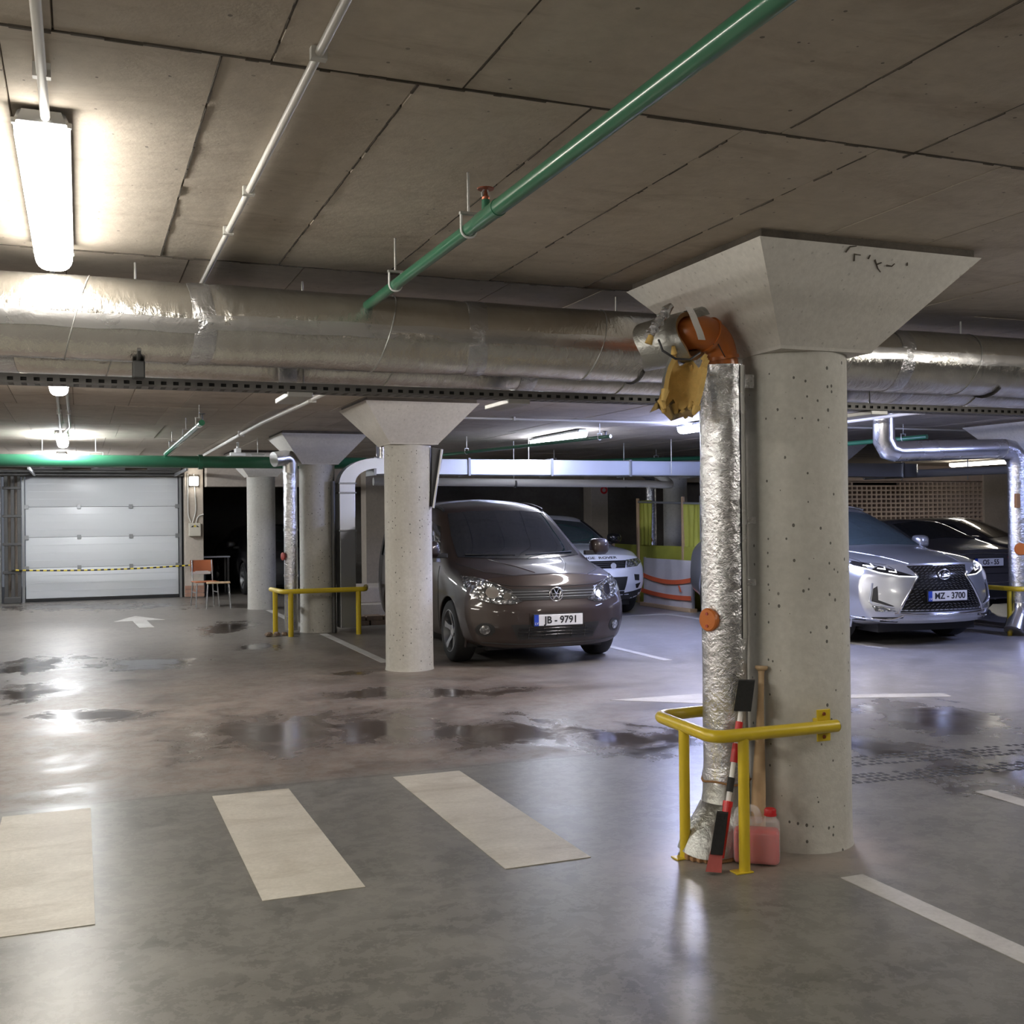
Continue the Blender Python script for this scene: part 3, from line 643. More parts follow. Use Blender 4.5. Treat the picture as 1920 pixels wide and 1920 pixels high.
# ---- downpipe at the front column with torn insulation
PX, PY = 2.70, 4.24
vp = thing('downpipe', 'crinkled foil wrapped downpipe standing left of the nearest column', 'pipe', (PX, PY, 0))
rnd = random.Random(9); rings = []; n = 40
zs = [0.30, 0.33, 0.36] + [0.4 + 0.09 * k for k in range(20)] + [2.17]
for i, z in enumerate(zs):
    ph = rnd.uniform(0, 6.28); r = 0.101 + (0.005 if z < 0.34 else 0) + rnd.uniform(-0.0015, 0.0015)
    rings.append([(PX + r * (1 + 0.012 * math.sin(3 * 2 * PI * j / n + ph) + 0.008 * math.sin(7 * 2 * PI * j / n + 2 * ph)) * math.cos(2 * PI * j / n), PY + r * (1 + 0.012 * math.sin(3 * 2 * PI * j / n + ph)) * math.sin(2 * PI * j / n), z) for j in range(n)])
MB().loft(rings).build('foil_wrap', 'foil_bright', vp, 60)
m = MB(); rr = []
for i in range(22):
    z = 0.95 + i * 0.058; rr.append([(PX + 0.1055 * math.cos(a) + rnd.uniform(-.001, .001), PY + 0.1055 * math.sin(a), z) for a in (-1.25, -1.0, -0.75, -0.5)])
m.loft(rr, closed=False, caps=False).build('foil_seam', 'foil_smooth', vp, 60)
for z, w_ in ((2.07, 0.06), (1.46, 0.03), (1.18, 0.03)):
    MB().box(PX + 0.08, PX + 0.13, PY - 0.062, PY - 0.056, z, z + w_).build('tape_tab', 'foil_bright', vp)
# foot: two mitred pieces turning towards the left, ragged lower hem
def ring(c, d, r, n=36, rag=0.0):
    d = Vector(d).normalized(); x = d.cross(Vector((0, 1, 0))).normalized(); y = d.cross(x)
    return [tuple(Vector(c) + (x * math.cos(2 * PI * j / n) + y * math.sin(2 * PI * j / n)) * r * (1 + 0.02 * math.sin(5 * 2 * PI * j / n)) + d * rag * math.sin(3 * 2 * PI * j / n + 1)) for j in range(n)]
MB().loft([ring((PX, PY, 0.315), (0, 0, -1), 0.105), ring((PX - .002, PY - .003, 0.25), (0, 0, -1), 0.106), ring((PX - .01, PY - .01, 0.2), (-0.15, -0.05, -1), 0.11)]).build('foot_upper', 'foil_dull', vp, 60)
MB().loft([ring((PX - .01, PY - .01, 0.205), (-0.15, -0.05, -1), 0.112), ring((PX - .04, PY - .02, 0.14), (-0.4, -0.1, -0.9), 0.120), ring((PX - .085, PY - .04, 0.075), (-0.5, -0.12, -0.85), 0.132, rag=0.008), ring((PX - .11, PY - .05, 0.045), (-0.35, -0.1, -0.93), 0.138, rag=0.010), ring((PX - .125, PY - .055, 0.014), (-0.1, -0.03, -1), 0.142, rag=0.008)]).build('foot_elbow', 'foil_dull', vp, 60)
m = MB()
for k in range(11):
    aa = PI * (1.0 + 0.075 * k); qx, qy = PX - 0.12 + 0.125 * math.cos(aa), PY - 0.05 + 0.125 * math.sin(aa); m.bbox(qx - 0.018, qx + 0.018, qy - 0.014, qy + 0.014, 0.001, 0.02 + 0.008 * (k % 2), 0.004)
tag(m.build('torn_hem', 'foam_brown', vp), kind='stuff')
MB().tube([(PX + 0.108 * math.cos(2 * PI * j / 24), PY + 0.108 * math.sin(2 * PI * j / 24), 0.312 + 0.006 * math.sin(j)) for j in range(24)], 0.005, 6, closed=True).build('wire_tie', 'foam_brown', vp, 60)
cap = MB().lathe([(0.05, 0), (0.052, 0.004), (0.052, 0.018), (0.046, 0.024), (0.0, 0.025)], (PX - 0.093, PY - 0.035, 1.035), (-0.96, -0.28, 0), 24).build('inspection_cap', 'orange_pvc', vp, 40)
for dz in (-0.027, 0.027): MB().lathe([(0.007, 0), (0.007, 0.003)], (PX - 0.117, PY - 0.042, 1.035 + dz), (-0.96, -0.28, 0), 8).build('screw', 'red_dull', cap)
# torn elbow
op = thing('drain_elbow', 'orange plastic drain elbow bursting from torn insulation', 'pipe', (2.55, 4.25, 2.25))
path = fillet([(PX, PY, 2.10), (PX, PY, 2.20), (2.665, 4.225, 2.285), (2.56, 4.19, 2.315), (2.50, 4.25, 2.31), (2.52, 4.37, 2.315), (2.60, 4.55, 2.33), (2.70, 4.80, 2.34)], 0.05, 5)
MB().tube(path, [0.076] * (len(path) - 12) + [0.06] * 12, 24).build('pipe', 'orange_pvc', op, 60)
for (c_, d_) in (((2.695, 4.237, 2.205), (-0.15, 0.0, 0.95)), ((2.61, 4.205, 2.302), (-0.93, -0.25, 0.3))):
    MB().loft([ring(Vector(c_) + Vector(d_) * q, d_, 0.0815) for q in (-0.008, 0.008)]).build('socket_ring', 'orange_pvc', op, 60)
for pts in ([(2.665, 4.155, 2.20), (2.62, 4.145, 2.26), (2.55, 4.14, 2.30)], [(2.60, 4.145, 2.25), (2.64, 4.15, 2.29), (2.63, 4.17, 2.335)]):
    MB().tube(pts, 0.0022, 6).build('crack_line', 'tape_black', op)
slv = thing('insulation_sleeve', 'grey pipe insulation sleeve slipped open above the downpipe', 'insulation', (2.42, 4.2, 2.27))
ax = Vector((-0.62, 0.74, -0.14)).normalized(); c0 = Vector((2.515, 4.19, 2.292))
def ell(q, r, rg=0.0, tilt=0.0): return ring(c0 + ax * q, ax + Vector((tilt, 0, 0)), r, 32, rg)
outer = [ell(q, r, rg, tl) for q, r, rg, tl in ((0.0, 0.108, 0.010, 0.25), (0.02, 0.112, 0.006, 0.2), (0.07, 0.112, 0.003, 0.1), (0.16, 0.110, 0.006, 0), (0.225, 0.106, 0.012, 0))]
inner = [ell(q, r, rg, tl) for q, r, rg, tl in ((0.22, 0.088, 0.012, 0), (0.1, 0.088, 0.0, 0.1), (0.004, 0.088, 0.010, 0.25))]
MB().loft(outer, caps=False).build('sleeve', 'foil_dull', slv, 50, fix=False)
MB().loft([outer[-1]] + inner + [outer[0]], caps=False).build('foam_lining', 'foam_brown', slv, 50, fix=False)
# strip of foil tape bridging the open mouth, and loose scraps
MB().loft([[(x + dx, 4.085 - 0.01 * k, z) for dx in (-0.018, -0.006, 0.006, 0.018)] for k, (x, z) in enumerate(((2.44, 2.395), (2.455, 2.36), (2.465, 2.32), (2.475, 2.285), (2.48, 2.25)))], closed=False, caps=False).build('tape_strip', 'foil_smooth', slv, 50)
MB().loft([[tuple(c0 + ax * q + Vector((0, 0.105 * math.cos(a), 0.118 * math.sin(a)))) for a in [0.5 + 0.25 * k for k in range(9)]] for q in (-0.04, -0.01, 0.03)], closed=False, caps=False).build('tape_collar', 'foil_dull', slv, 50)
m = MB(); rnd = random.Random(4)
for k in range(8): m.tube([(2.27 + 0.013 * k, 4.13 + 0.012 * (k % 2), 2.265 + 0.017 * k), (2.29 + 0.014 * k, 4.14, 2.29 + 0.017 * k)], [0.024, 0.014], 7)
tag(m.build('torn_foil', 'foil_bright', slv, 60), kind='stuff')
m = MB().tube([(2.265, 4.125, 2.235), (2.275, 4.12, 2.27)], [0.018, 0.012], 8).build('foam_end', 'foam', slv, 60)
MB().tube([(2.30, 4.10, 2.25), (2.305, 4.075, 2.20), (2.36, 4.06, 2.165), (2.43, 4.065, 2.165), (2.49, 4.08, 2.20)], 0.005, 6).build('black_band', 'tape_black', slv, 60)
sh = thing('insulation_shell', 'torn half shell of insulation with yellow foam inside hanging down', 'insulation', (2.48, 4.1, 2.1))
axs = Vector((0.30, 0.05, 1)).normalized(); cc = Vector((2.435, 4.14, 2.045)); X = Vector((1, -0.35, -0.3)); X = (X - axs * X.dot(axs)).normalized(); Yv = axs.cross(X)
def half(q, r, k=0): return [tuple(cc + axs * (q + 0.022 * math.sin(4 * a + k)) + X * r * math.cos(a) + Yv * r * math.sin(a)) for a in [PI * (-0.10 + 1.2 * j / 16) for j in range(17)]]
o_ = [half(q, r, k) for k, (q, r) in enumerate(((-0.05, 0.088), (0.02, 0.092), (0.08, 0.09), (0.14, 0.08)))]; i_ = [half(q, r, k) for k, (q, r) in enumerate(((-0.05, 0.066), (0.02, 0.07), (0.08, 0.068), (0.14, 0.058)))]
MB().loft(o_, closed=False, caps=False).build('outer_skin', 'foil_dull', sh, 50)
MB().loft([o_[0], i_[0], i_[1], i_[2], i_[3], o_[3]], closed=False, caps=False).build('foam_lining', 'foam', sh, 50)
for side in (0, 16): MB().loft([[o[side], i[side]] for o, i in zip(o_, i_)], closed=False, caps=False).build('foam_edge', 'foam', sh, 50)
m = MB(); rnd = random.Random(21)
for k in range(9):
    c = Vector(half(-0.05, 0.078)[min(16, k * 2)]); m.tube([c, c + Vector((rnd.uniform(-.03, .02), -0.015, rnd.uniform(-0.05, -0.015)))], [0.019, 0.009], 7)
for k in range(6):
    c = Vector(half(0.14, 0.07)[k * 3]); m.tube([c, c + Vector((rnd.uniform(-.015, .015), -0.012, rnd.uniform(0.012, 0.035)))], [0.014, 0.008], 7)
tag(m.build('foam_crumb', 'foam', sh, 60), kind='stuff')
MB().loft([[tuple(Vector(p) + q * Vector((-0.05, -0.02, -0.045))) for p in half(-0.03 - 0.012 * i, 0.094)[1:14:3]] for i, q in enumerate((0, 0.5, 1.0))], closed=False, caps=False).build('foil_flap', 'foil_smooth', sh, 50)

# ---- pipe and duct beside the third column
p3 = thing('downpipe', 'foil downpipe with a silver elbow beside the third column', 'pipe', (2.57, 14.42, 0))
MB().tube([(2.57, 14.42, 0.05), (2.57, 14.42, 1.4), (2.57, 14.42, 2.14)], 0.088, 24).build('pipe', 'foil_bright', p3, 60)
MB().tube(fillet([(2.57, 14.42, 2.12), (2.57, 14.42, 2.30), (2.42, 14.36, 2.34), (2.30, 14.32, 2.20)], 0.12, 8), [0.092] * 21 + [0.098], 24).build('elbow', 'foil_smooth', p3, 60) if False else MB().tube(fillet([(2.57, 14.42, 2.12), (2.57, 14.40, 2.32), (2.34, 14.30, 2.28)], 0.16, 8), 0.098, 24).build('elbow', 'foil_smooth', p3, 60)
for z in (2.13, 1.35, 0.75): MB().tube([(2.57, 14.42, z), (2.57, 14.42, z + 0.03)], 0.094, 24).build('joint_ring', 'foil_smooth', p3, 60)
MB().lathe([(0.05, 0), (0.052, 0.02), (0.04, 0.026)], (2.475, 14.4, 1.02), (-0.95, -0.3, 0), 18).build('inspection_cap', 'red_dull', p3, 40)
rd = thing('air_duct', 'rectangular steel duct rising behind the far yellow rail and bending right', 'duct', (3.26, 14.4, 0))
MB().bbox(3.165, 3.375, 14.25, 14.5, 0.06, 1.34, 0.006).build('lower_section', 'galv_dark', rd)
MB().bbox(3.165, 3.375, 14.25, 14.5, 1.35, 1.84, 0.006).build('upper_section', 'galv', rd)
MB().bbox(3.165, 3.375, 14.25, 14.5, 1.85, 1.97, 0.006).build('collar_section', 'galv', rd)
MB().loft([[(3.68 + r0 * math.cos(a), yy, 1.97 + r0 * math.sin(a) * 0.66) for r0, yy in ((0.515, 14.25), (0.515, 14.5), (0.305, 14.5), (0.305, 14.25))] for a in [PI - PI / 2 * k / 10 for k in range(11)]]).build('elbow', 'galv', rd, 40)
for z in (1.345, 1.845, 1.97): MB().bbox(3.152, 3.388, 14.237, 14.513, z - 0.012, z + 0.012, 0.003).build('flange', 'galv_dark', rd)
MB().tube([(3.09, 14.3, 0.0), (3.09, 14.3, 2.0)], 0.03, 10).build('dark_riser', 'steel_dark', rd, 60)
rd.location.x += 0.022
ld = thing('air_duct', 'long rectangular galvanised duct above the brown van and the silver crossover', 'duct', (8, 14.4, 2.2))
fx = [3.68, 5.02, 6.27, 7.53, 8.79, 10.05, 11.3, 12.55]
for a, b in zip(fx[:-1], fx[1:]): MB().bbox(a + 0.008, b - 0.008, 14.3, 14.7, 2.095, 2.31, 0.005).build('duct_section', 'galv', ld)
for a in fx: MB().bbox(a - 0.018, a + 0.018, 14.28, 14.72, 2.078, 2.327, 0.003).build('flange', 'galv_dark', ld)
MB().loft([[(12.57 + r0 * math.sin(a), 14.92 - r0 * math.cos(a), z) for r0, z in ((0.62, 2.095), (0.62, 2.31), (0.22, 2.31), (0.22, 2.095))] for a in [PI / 2 * k / 10 for k in range(11)]]).build('elbow', 'galv', ld, 40)
MB().tube([(3.80, 14.4, 2.31), (3.80, 14.4, 2.645)], 0.075, 20).build('ceiling_spigot', 'foil_smooth', ld, 60)
for xx in (3.9, 5.9, 8.2, 9.4, 11): MB().tube([(xx, 14.27, 2.11), (xx, 14.27, 2.645)], 0.006, 6).build('hanger_rod', 'zinc', ld)
up_ = thing('insulated_pipe', 'thin pale insulated pipe below the long galvanised duct', 'pipe', (6, 15.2, 2.0))
MB().tube([(3.9, 15.25, 2.03), (8.35, 15.2, 2.0)], 0.058, 16).build('pipe', 'conduit', up_, 60)
MB().tube(fillet([(8.3, 15.2, 2.0), (8.7, 15.2, 1.98), (9.1, 15.9, 2.05), (9.1, 16.5, 2.25)], 0.2), 0.06, 16).build('elbow', 'conduit', up_, 60)
for xx in (4.4, 6.05, 7.9):
    s = MB().tube([(xx, 15.22, 2.0), (xx + 0.03, 15.22, 2.0)], 0.064, 16).build('strap', 'steel_dark', up_); MB().tube([(xx, 15.22, 2.05), (xx, 15.22, 2.645)], 0.006, 6).build('rod', 'zinc', s)
rp = thing('insulated_pipe', 'pale duct piece lit from above behind the silver crossover roof', 'pipe', (15, 16.5, 2.2))
MB().tube([(13.4, 16.3, 2.19), (16.6, 15.0, 2.3)], 0.075, 18).build('pipe', 'conduit', rp, 60)
MB().tube([(16.55, 15.0, 2.29), (18.2, 14.4, 2.32)], 0.12, 18).build('wide_end', 'galv', rp, 60)
for k in (0.2, 0.55): MB().tube([(13.4 + 3.2 * k, 16.3 - 1.3 * k, 2.1), (13.4 + 3.2 * k, 16.3 - 1.3 * k, 2.645)], 0.012, 6).build('strap', 'zinc', rp)
p4 = thing('downpipe', 'short foil downpipe inside the yellow sheeting with a rusty end', 'pipe', (10.1, 18.3, 0))
MB().tube(fillet([(9.55, 17.7, 2.32), (9.95, 18.1, 2.25), (9.98, 18.15, 2.0), (9.98, 18.15, 0.95)], 0.12), 0.1, 20).build('pipe', 'foil_bright', p4, 60)
MB().lathe([(0.05, 0), (0.05, 0.03)], (9.9, 18.05, 1.05), (-0.7, -0.7, 0), 14).build('inspection_cap', 'orange_pvc', p4)
# ---- stepped foil pipe at the right edge
p5 = thing('downpipe', 'stepped silver foil pipe at the right edge, dropping to the floor', 'pipe', (10.65, 10.15, 0))
MB().tube([(8.635, 10.15, 2.645), (8.635, 10.15, 2.34), (8.70, 10.15, 2.24), (8.80, 10.15, 2.215)], 0.122, 28).build('drop', 'foil_smooth', p5, 60)
MB().tube([(8.79, 10.15, 2.215), (10.42, 10.15, 2.27)], 0.118, 28).build('horizontal_run', 'foil_smooth', p5, 60)
MB().tube([(10.40, 10.15, 2.27), (10.54, 10.15, 2.25), (10.65, 10.15, 2.15), (10.66, 10.15, 2.04)], 0.124, 28).build('elbow', 'foil_bright', p5, 60)
MB().tube([(10.66, 10.15, 2.06), (10.66, 10.15, 0.36)], 0.118, 28).build('riser', 'foil_bright', p5, 60)
MB().tube([(10.66, 10.15, 0.38), (10.65, 10.14, 0.26), (10.50, 10.08, 0.05)], 0.122, 28).build('foot_elbow', 'foil_smooth', p5, 60)
MB().lathe([(0.075, 0), (0.078, 0.01), (0.07, 0.03), (0, 0.031)], (10.585, 10.05, 1.05), (-0.5, -0.85, 0), 22).build('inspection_cap', 'orange_pvc', p5, 40)
MB().bbox(10.50, 10.56, 10.02, 10.06, 1.55, 1.72, 0.004).build('label_tag', 'foam_brown', p5)
# small clips, detector and bulb under the ceiling
for loc, lab in (((2.85, 9.45, 2.64), 'small white smoke detector before the capital of the middle column'), ((1.27, 9.4, 2.64), 'small pale ceiling detector just under the tray, left of the conduit')):
    t = thing('smoke_detector', lab, 'detector', loc)
    MB().lathe([(0.05, 0), (0.05, 0.02), (0.04, 0.03), (0.03, 0.05), (0.0, 0.052)], (loc[0], loc[1], loc[2] + 0.001), (0, 0, -1), 18).build('body', 'white_plastic', t, 40)
t = thing('security_camera', 'small white camera on the ceiling above the green main pipe', 'camera', (2.15, 16.4, 2.64))
MB().bbox(2.05, 2.27, 16.35, 16.45, 2.44, 2.49, 0.006).build('base', 'white_plastic', t); MB().tube([(2.16, 16.4, 2.48), (2.16, 16.4, 2.645)], 0.02, 10).build('stem', 'white_plastic', t)
MB().bbox(2.12, 2.2, 16.3, 16.5, 2.48, 2.55, 0.01).build('head', 'white_plastic', t)

# ================================================================== LOOSE THINGS
def rail_tube(parent, pts, r, name='top_rail'):
    return MB().tube(fillet(pts, 0.07, 6), r, 18).build(name, 'yellow', parent, 60)
gr = thing('guard_rail', 'yellow tubular guard rail around the nearest downpipe', 'rail', (2.6, 3.9, 0))
rail_tube(gr, [(3.065, 3.925, 0.575), (2.44, 3.925, 0.575), (2.47, 4.46, 0.575), (2.86, 4.49, 0.575)], 0.027)
for (x, y) in ((2.585, 3.925), (2.455, 4.19)):
    p_ = MB().tube([(x, y, 0.006), (x, y, 0.565)], 0.0235, 18).build('post', 'yellow', gr, 60)
    MB().bbox(x - 0.055, x + 0.028, y - 0.028, y + 0.03, 0.0, 0.006, 0.002).build('foot_plate', 'yellow', p_)
MB().tube([(3.062, 3.925, 0.575), (3.07, 3.925, 0.575)], 0.0235, 18).build('end_cap', 'steel_dark', gr)
br = MB().bbox(2.985, 3.055, 3.955, 3.963, 0.505, 0.645, 0.003).build('wall_bracket', 'yellow', gr)
MB().bbox(3.0, 3.04, 3.96, 4.01, 0.55, 0.60, 0.003).build('stub', 'yellow', br)
for z in (0.525, 0.625): MB().lathe([(0.01, 0), (0.008, 0.006)], (3.02, 3.957, z), (0, -1, 0), 6).build('bolt', 'copper', br)
g2_ = thing('guard_rail', 'far yellow guard rail in front of the third column', 'rail', (2.9, 14.1, 0))
rail_tube(g2_, [(2.36, 14.75, 0.57), (2.40, 14.08, 0.575), (3.45, 13.95, 0.585), (3.58, 14.45, 0.585)], 0.032)
for (x, y) in ((2.50, 14.07), (3.36, 13.97), (2.375, 14.5)):
    MB().tube([(x, y, 0.0), (x, y, 0.57)], 0.034, 14).build('post', 'yellow', g2_, 60)
g3_ = thing('guard_rail', 'yellow guard rail at the right edge before the stepped foil pipe', 'rail', (10.6, 9.95, 0))
rail_tube(g3_, [(10.40, 10.4, 0.575), (10.42, 9.93, 0.575), (11.4, 9.85, 0.575), (11.45, 10.4, 0.575)], 0.03)
for (x, y) in ((10.50, 10.15), (11.35, 9.86)): MB().tube([(x, y, 0.0), (x, y, 0.565)], 0.027, 14).build('post', 'yellow', g3_, 60)

# ---- jug of red fluid
t = NT('jug_shell'); t.set(col=(0.85, 0.83, 0.83), rough=0.35, alpha=0.27); MATS['jug_shell'] = t.m
t = NT('red_fluid'); t.set(col=(0.66, 0.03, 0.045), rough=0.25); t.b.inputs['Subsurface Weight'].default_value = 0.3; t.b.inputs['Subsurface Radius'].default_value = (0.05, 0.01, 0.01); MATS['red_fluid'] = t.m
jug = thing('fluid_jug', 'translucent plastic jug of red fluid with a red cap', 'jug', (2.70, 4.005, 0), -0.62)
MB().bbox(-0.098, 0.098, -0.05, 0.05, 0.002, 0.192, 0.022).build('canister', 'jug_shell', jug, 60, True)
MB().bbox(-0.095, 0.095, -0.047, 0.047, 0.004, 0.15, 0.018).build('fluid', 'red_fluid', jug, 60, True)
MB().tube(fillet([(-0.080, 0, 0.165), (-0.080, 0, 0.232), (0.0, 0, 0.238), (0.012, 0, 0.175)], 0.035, 6), 0.0155, 14).build('handle', 'jug_shell', jug, 60, True)
MB().lathe([(0.03, 0), (0.024, 0.02), (0.022, 0.03)], (0.058, 0, 0.185), n=18).build('neck', 'jug_shell', jug, 60, True)
cp = MB().lathe([(0.025, 0), (0.0255, 0.022), (0.022, 0.027), (0, 0.027)], (0.058, 0, 0.21), n=20).build('screw_cap', 'red', jug, 40, True)
MB().lathe([(0.027, 0), (0.027, 0.006)], (0.058, 0, 0.208), n=20).build('tamper_ring', 'red', cp, 40, True)
# ---- baseball bat
bat = thing('baseball_bat', 'plain wooden baseball bat leaning on the nearest column, knob upwards', 'bat', (2.775, 4.11, 0))
b0 = Vector((2.772, 4.108, 0.0)); b1 = Vector((2.832, 4.148, 0.825)); L = (b1 - b0).length
MB().lathe([(0.016, 0.002), (0.028, 0.01), (0.0325, 0.04), (0.033, 0.16), (0.031, 0.28), (0.025, 0.42), (0.0185, 0.56), (0.0145, 0.66), (0.0135, 0.76), (0.0135, L - 0.035), (0.016, L - 0.022)], b0, b1 - b0, 24).build('barrel', 'wood', bat, 60)
MB().lathe([(0.016, L - 0.024), (0.026, L - 0.018), (0.03, L - 0.01), (0.027, L - 0.002), (0.0, L)], b0, b1 - b0, 24).build('knob', 'wood', bat, 60)
# ---- telescopic snow brush
sb = thing('snow_brush', 'red and black telescopic snow brush leaning on the foil downpipe', 'brush', (2.47, 3.97, 0))
s0 = Vector((2.475, 3.955, 0.012)); s1 = Vector((2.712, 4.095, 0.775)); sd = (s1 - s0); SL = sd.length
def seg(name, a, b, r, mat, n=14):
    return MB().tube([s0 + sd * (a / SL), s0 + sd * (b / SL)], r, n).build(name, mat, sb, 50)
seg('pole', 0.12, 0.72, 0.0105, 'white_plastic'); seg('foam_grip', 0.325, 0.385, 0.0155, 'rubber')
seg('clamp_sleeve', 0.45, 0.53, 0.0165, 'red'); seg('upper_sleeve', 0.565, 0.625, 0.016, 'red'); seg('lower_sleeve', 0.16, 0.28, 0.019, 'red')
seg('sleeve_collar', 0.262, 0.285, 0.0215, 'red'); seg('neck', 0.05, 0.17, 0.018, 'red')
cy, sy_ = math.cos(-0.62), math.sin(-0.62)
def obox(name, a, b, wx, wy, off, mat, taper=1.0):
    rr = []
    for q, k in ((a, 1.0), (b, taper)):
        c = s0 + sd * (q / SL) + Vector((off[0] * cy - off[1] * sy_, off[0] * sy_ + off[1] * cy, off[2])); rr.append([tuple(c + Vector((p * wx * k * cy - r * wy * k * sy_, p * wx * k * sy_ + r * wy * k * cy, 0))) for p, r in ((-1, -1), (1, -1), (1, 1), (-1, 1))])
    return MB().loft(rr).build(name, mat, sb)
obox('brush_head', 0.675, 0.81, 0.037, 0.018, (0.006, 0.0, 0), 'bristle', 0.95)
obox('lower_bristles', 0.075, 0.245, 0.026, 0.018, (-0.016, -0.026, 0), 'bristle', 0.92)
obox('ice_scraper', 0.0, 0.09, 0.033, 0.011, (-0.018, -0.02, 0), 'red_dull', 0.75)

# ---- things by the door
cb = thing('switch_box', 'cream electrical switch box on the narrow door pillar', 'switch box', (2.07, 22.0, 1.2))
MB().bbox(1.955, 2.18, 21.93, 22.05, 1.195, 1.45, 0.012).build('case', 'box_cream', cb)
for i, x in enumerate((1.985, 2.10)): MB().prism([(x, 1.37), (x + 0.05, 1.37), (x + 0.025 + 0.03 * (1 - 2 * i), 1.41)], 'y', 21.925, 21.931).build('warning_stripe', 'black', cb)
MB().prism([(2.04, 1.375), (2.09, 1.375), (2.065, 1.42)], 'y', 21.925, 21.931).build('warning_sign', 'yellow_plain', cb)
for pts in ([(2.03, 22.03, 1.45), (2.08, 22.03, 1.6), (2.1, 22.03, 1.75), (2.06, 22.03, 2.4)], [(2.1, 22.03, 1.45), (2.13, 22.03, 1.58), (2.24, 22.03, 1.62)], [(1.95, 22.03, 2.4), (1.95, 22.03, 1.6), (2.0, 22.03, 1.47)]):
    MB().tube(fillet(pts, 0.08), 0.012, 8).build('cable', 'conduit', cb, 60)
bl = thing('bulkhead_lamp', 'small square glowing lamp at the top of the door pillar', 'lamp', (2.06, 21.95, 2.3))
MB().bbox(1.97, 2.15, 21.98, 22.05, 2.17, 2.36, 0.01).build('base', 'white_plastic', bl); MB().bbox(1.985, 2.135, 21.92, 21.985, 2.185, 2.345, 0.02).build('glass', 'lamp_near', bl, 50)
ch = thing('barrier_chain', 'yellow and black striped chain across the white door', 'chain', (0.5, 22.0, 0.6))
NCH = 60; A = Vector((-1.17, 22.1, 0.62)); B = Vector((2.35, 21.95, 0.66)); lm = {}
for k in range(NCH):
    def pt(u): p = A.lerp(B, u); p.z -= 0.05 * 4 * u * (1 - u); return p
    col = 'yellow_plain' if k % 2 else 'black'; a = pt(k / NCH); b = pt((k + 1) / NCH)
    if col not in lm: lm[col] = MB().tube([(0, 0, 0), ((B - A).length / NCH, 0, 0)], 0.016, 6).build('link', col, ch, None, True).data; o = ch.children[-1]
    else: o = bpy.data.objects.new('link', lm[col]); COL.objects.link(o); o.parent = ch
    o.location = a - ch.location; o.rotation_euler = (0, -math.asin((b - a).z / (b - a).length), math.atan2((b - a).y, (b - a).x))
sh_ = MB().lathe([(0.05, 0), (0.05, 0.04)], (2.05, 22.04, 0.68), (0, -1, 0), 14).build('hook', 'steel_dark', ch)

def chair(name, label, cx, cy, rz, back=True):
    c = thing(name, label, 'chair' if back else 'stool', (cx, cy, 0), rz)
    MB().bbox(-0.2, 0.2, -0.19, 0.19, 0.42, 0.438, 0.008).build('seat', 'orange_ply' if back else 'wood', c, None, True)
    for sx in (-1, 1):
        for sy in (-1, 1):
            top = 0.80 if (back and sy > 0) else 0.42
            pts = [(sx * 0.2, sy * 0.2, 0), (sx * 0.175, sy * 0.175, 0.4)] + ([(sx * 0.175, 0.2, 0.6), (sx * 0.17, 0.235, top)] if top > 0.5 else [])
            MB().tube(pts, 0.0125, 8).build('leg', 'alloy', c, 60, True)
        MB().tube([(sx * 0.185, -0.185, 0.25), (sx * 0.185, 0.185, 0.25)], 0.009, 8).build('stretcher', 'alloy', c, 60, True)
    if back:
        MB().loft([[(x, 0.215 + 0.03 * (1 - (x / 0.2) ** 2) + q + dz * 0.2, 0.60 + dz) for x in (-0.195, -0.1, 0, 0.1, 0.195)] + [(x, 0.227 + 0.03 * (1 - (x / 0.2) ** 2) + q + dz * 0.2, 0.60 + dz) for x in (0.195, 0.1, 0, -0.1, -0.195)] for dz, q in ((0, 0), (0.2, 0))]).build('backrest', 'orange_ply', c, 40, True)
        MB().bbox(-0.16, 0.16, 0.235, 0.25, 0.55, 0.61, 0.004).build('back_frame', 'white_plastic', c, None, True)
    return c
chair('chair', 'old chair with an orange plywood backrest by the dark recess', 2.02, 19.75, 0.12)
chair('stool', 'low metal legged stool standing before the orange chair', 2.2, 19.33, -0.1, False)
tb = thing('work_table', 'plain table in the dark recess behind the orange chair', 'table', (2.6, 23.2, 0))
MB().bbox(2.3, 2.85, 22.9, 23.5, 0.74, 0.77, 0.006).build('table_top', 'galv', tb)
for x in (2.34, 2.81):
    for y in (22.95, 23.45): MB().box(x - 0.02, x + 0.02, y - 0.02, y + 0.02, 0, 0.74).build('leg', 'steel_dark', tb)

# ---- sheeted enclosure around the far column
def sheet(parent, name, mat, x, y0, y1, z0, z1, amp=0.02, k=9, seed=0):
    rnd = random.Random(seed); n = 26; m = MB(); ph = rnd.uniform(0, 6)
    rows = []
    for s in (0, 0.004):
        for j in range(9):
            z = z0 + (z1 - z0) * j / 8
            rows.append([(x + s + amp * math.sin(k * i / n * 2 + ph + j * 0.3) * (0.5 + 0.5 * j / 8) + amp * 0.5 * math.sin(23.0 * i / n + ph), y0 + (y1 - y0) * i / n, z) for i in range(n + 1)])
    m.loft(rows[:9], closed=False, caps=False); m.loft(rows[9:], closed=False, caps=False)
    return m.build(name, mat, parent, 60, fix=False)
bo = thing('sheeted_fence', 'yellow plastic sheeting on posts around the far right column', 'fence', (9.0, 16.2, 0))
sheet(bo, 'yellow_sheet', 'tarp', 9.0, 14.85, 17.75, 0.0, 1.0, 0.025, 9, 1)
sheet(bo, 'yellow_sheet', 'tarp', 9.0, 16.35, 16.8, 1.0, 1.76, 0.015, 3, 2)
sheet(bo, 'yellow_sheet', 'tarp', 9.0, 14.7, 15.28, 1.0, 1.7, 0.02, 4, 3)
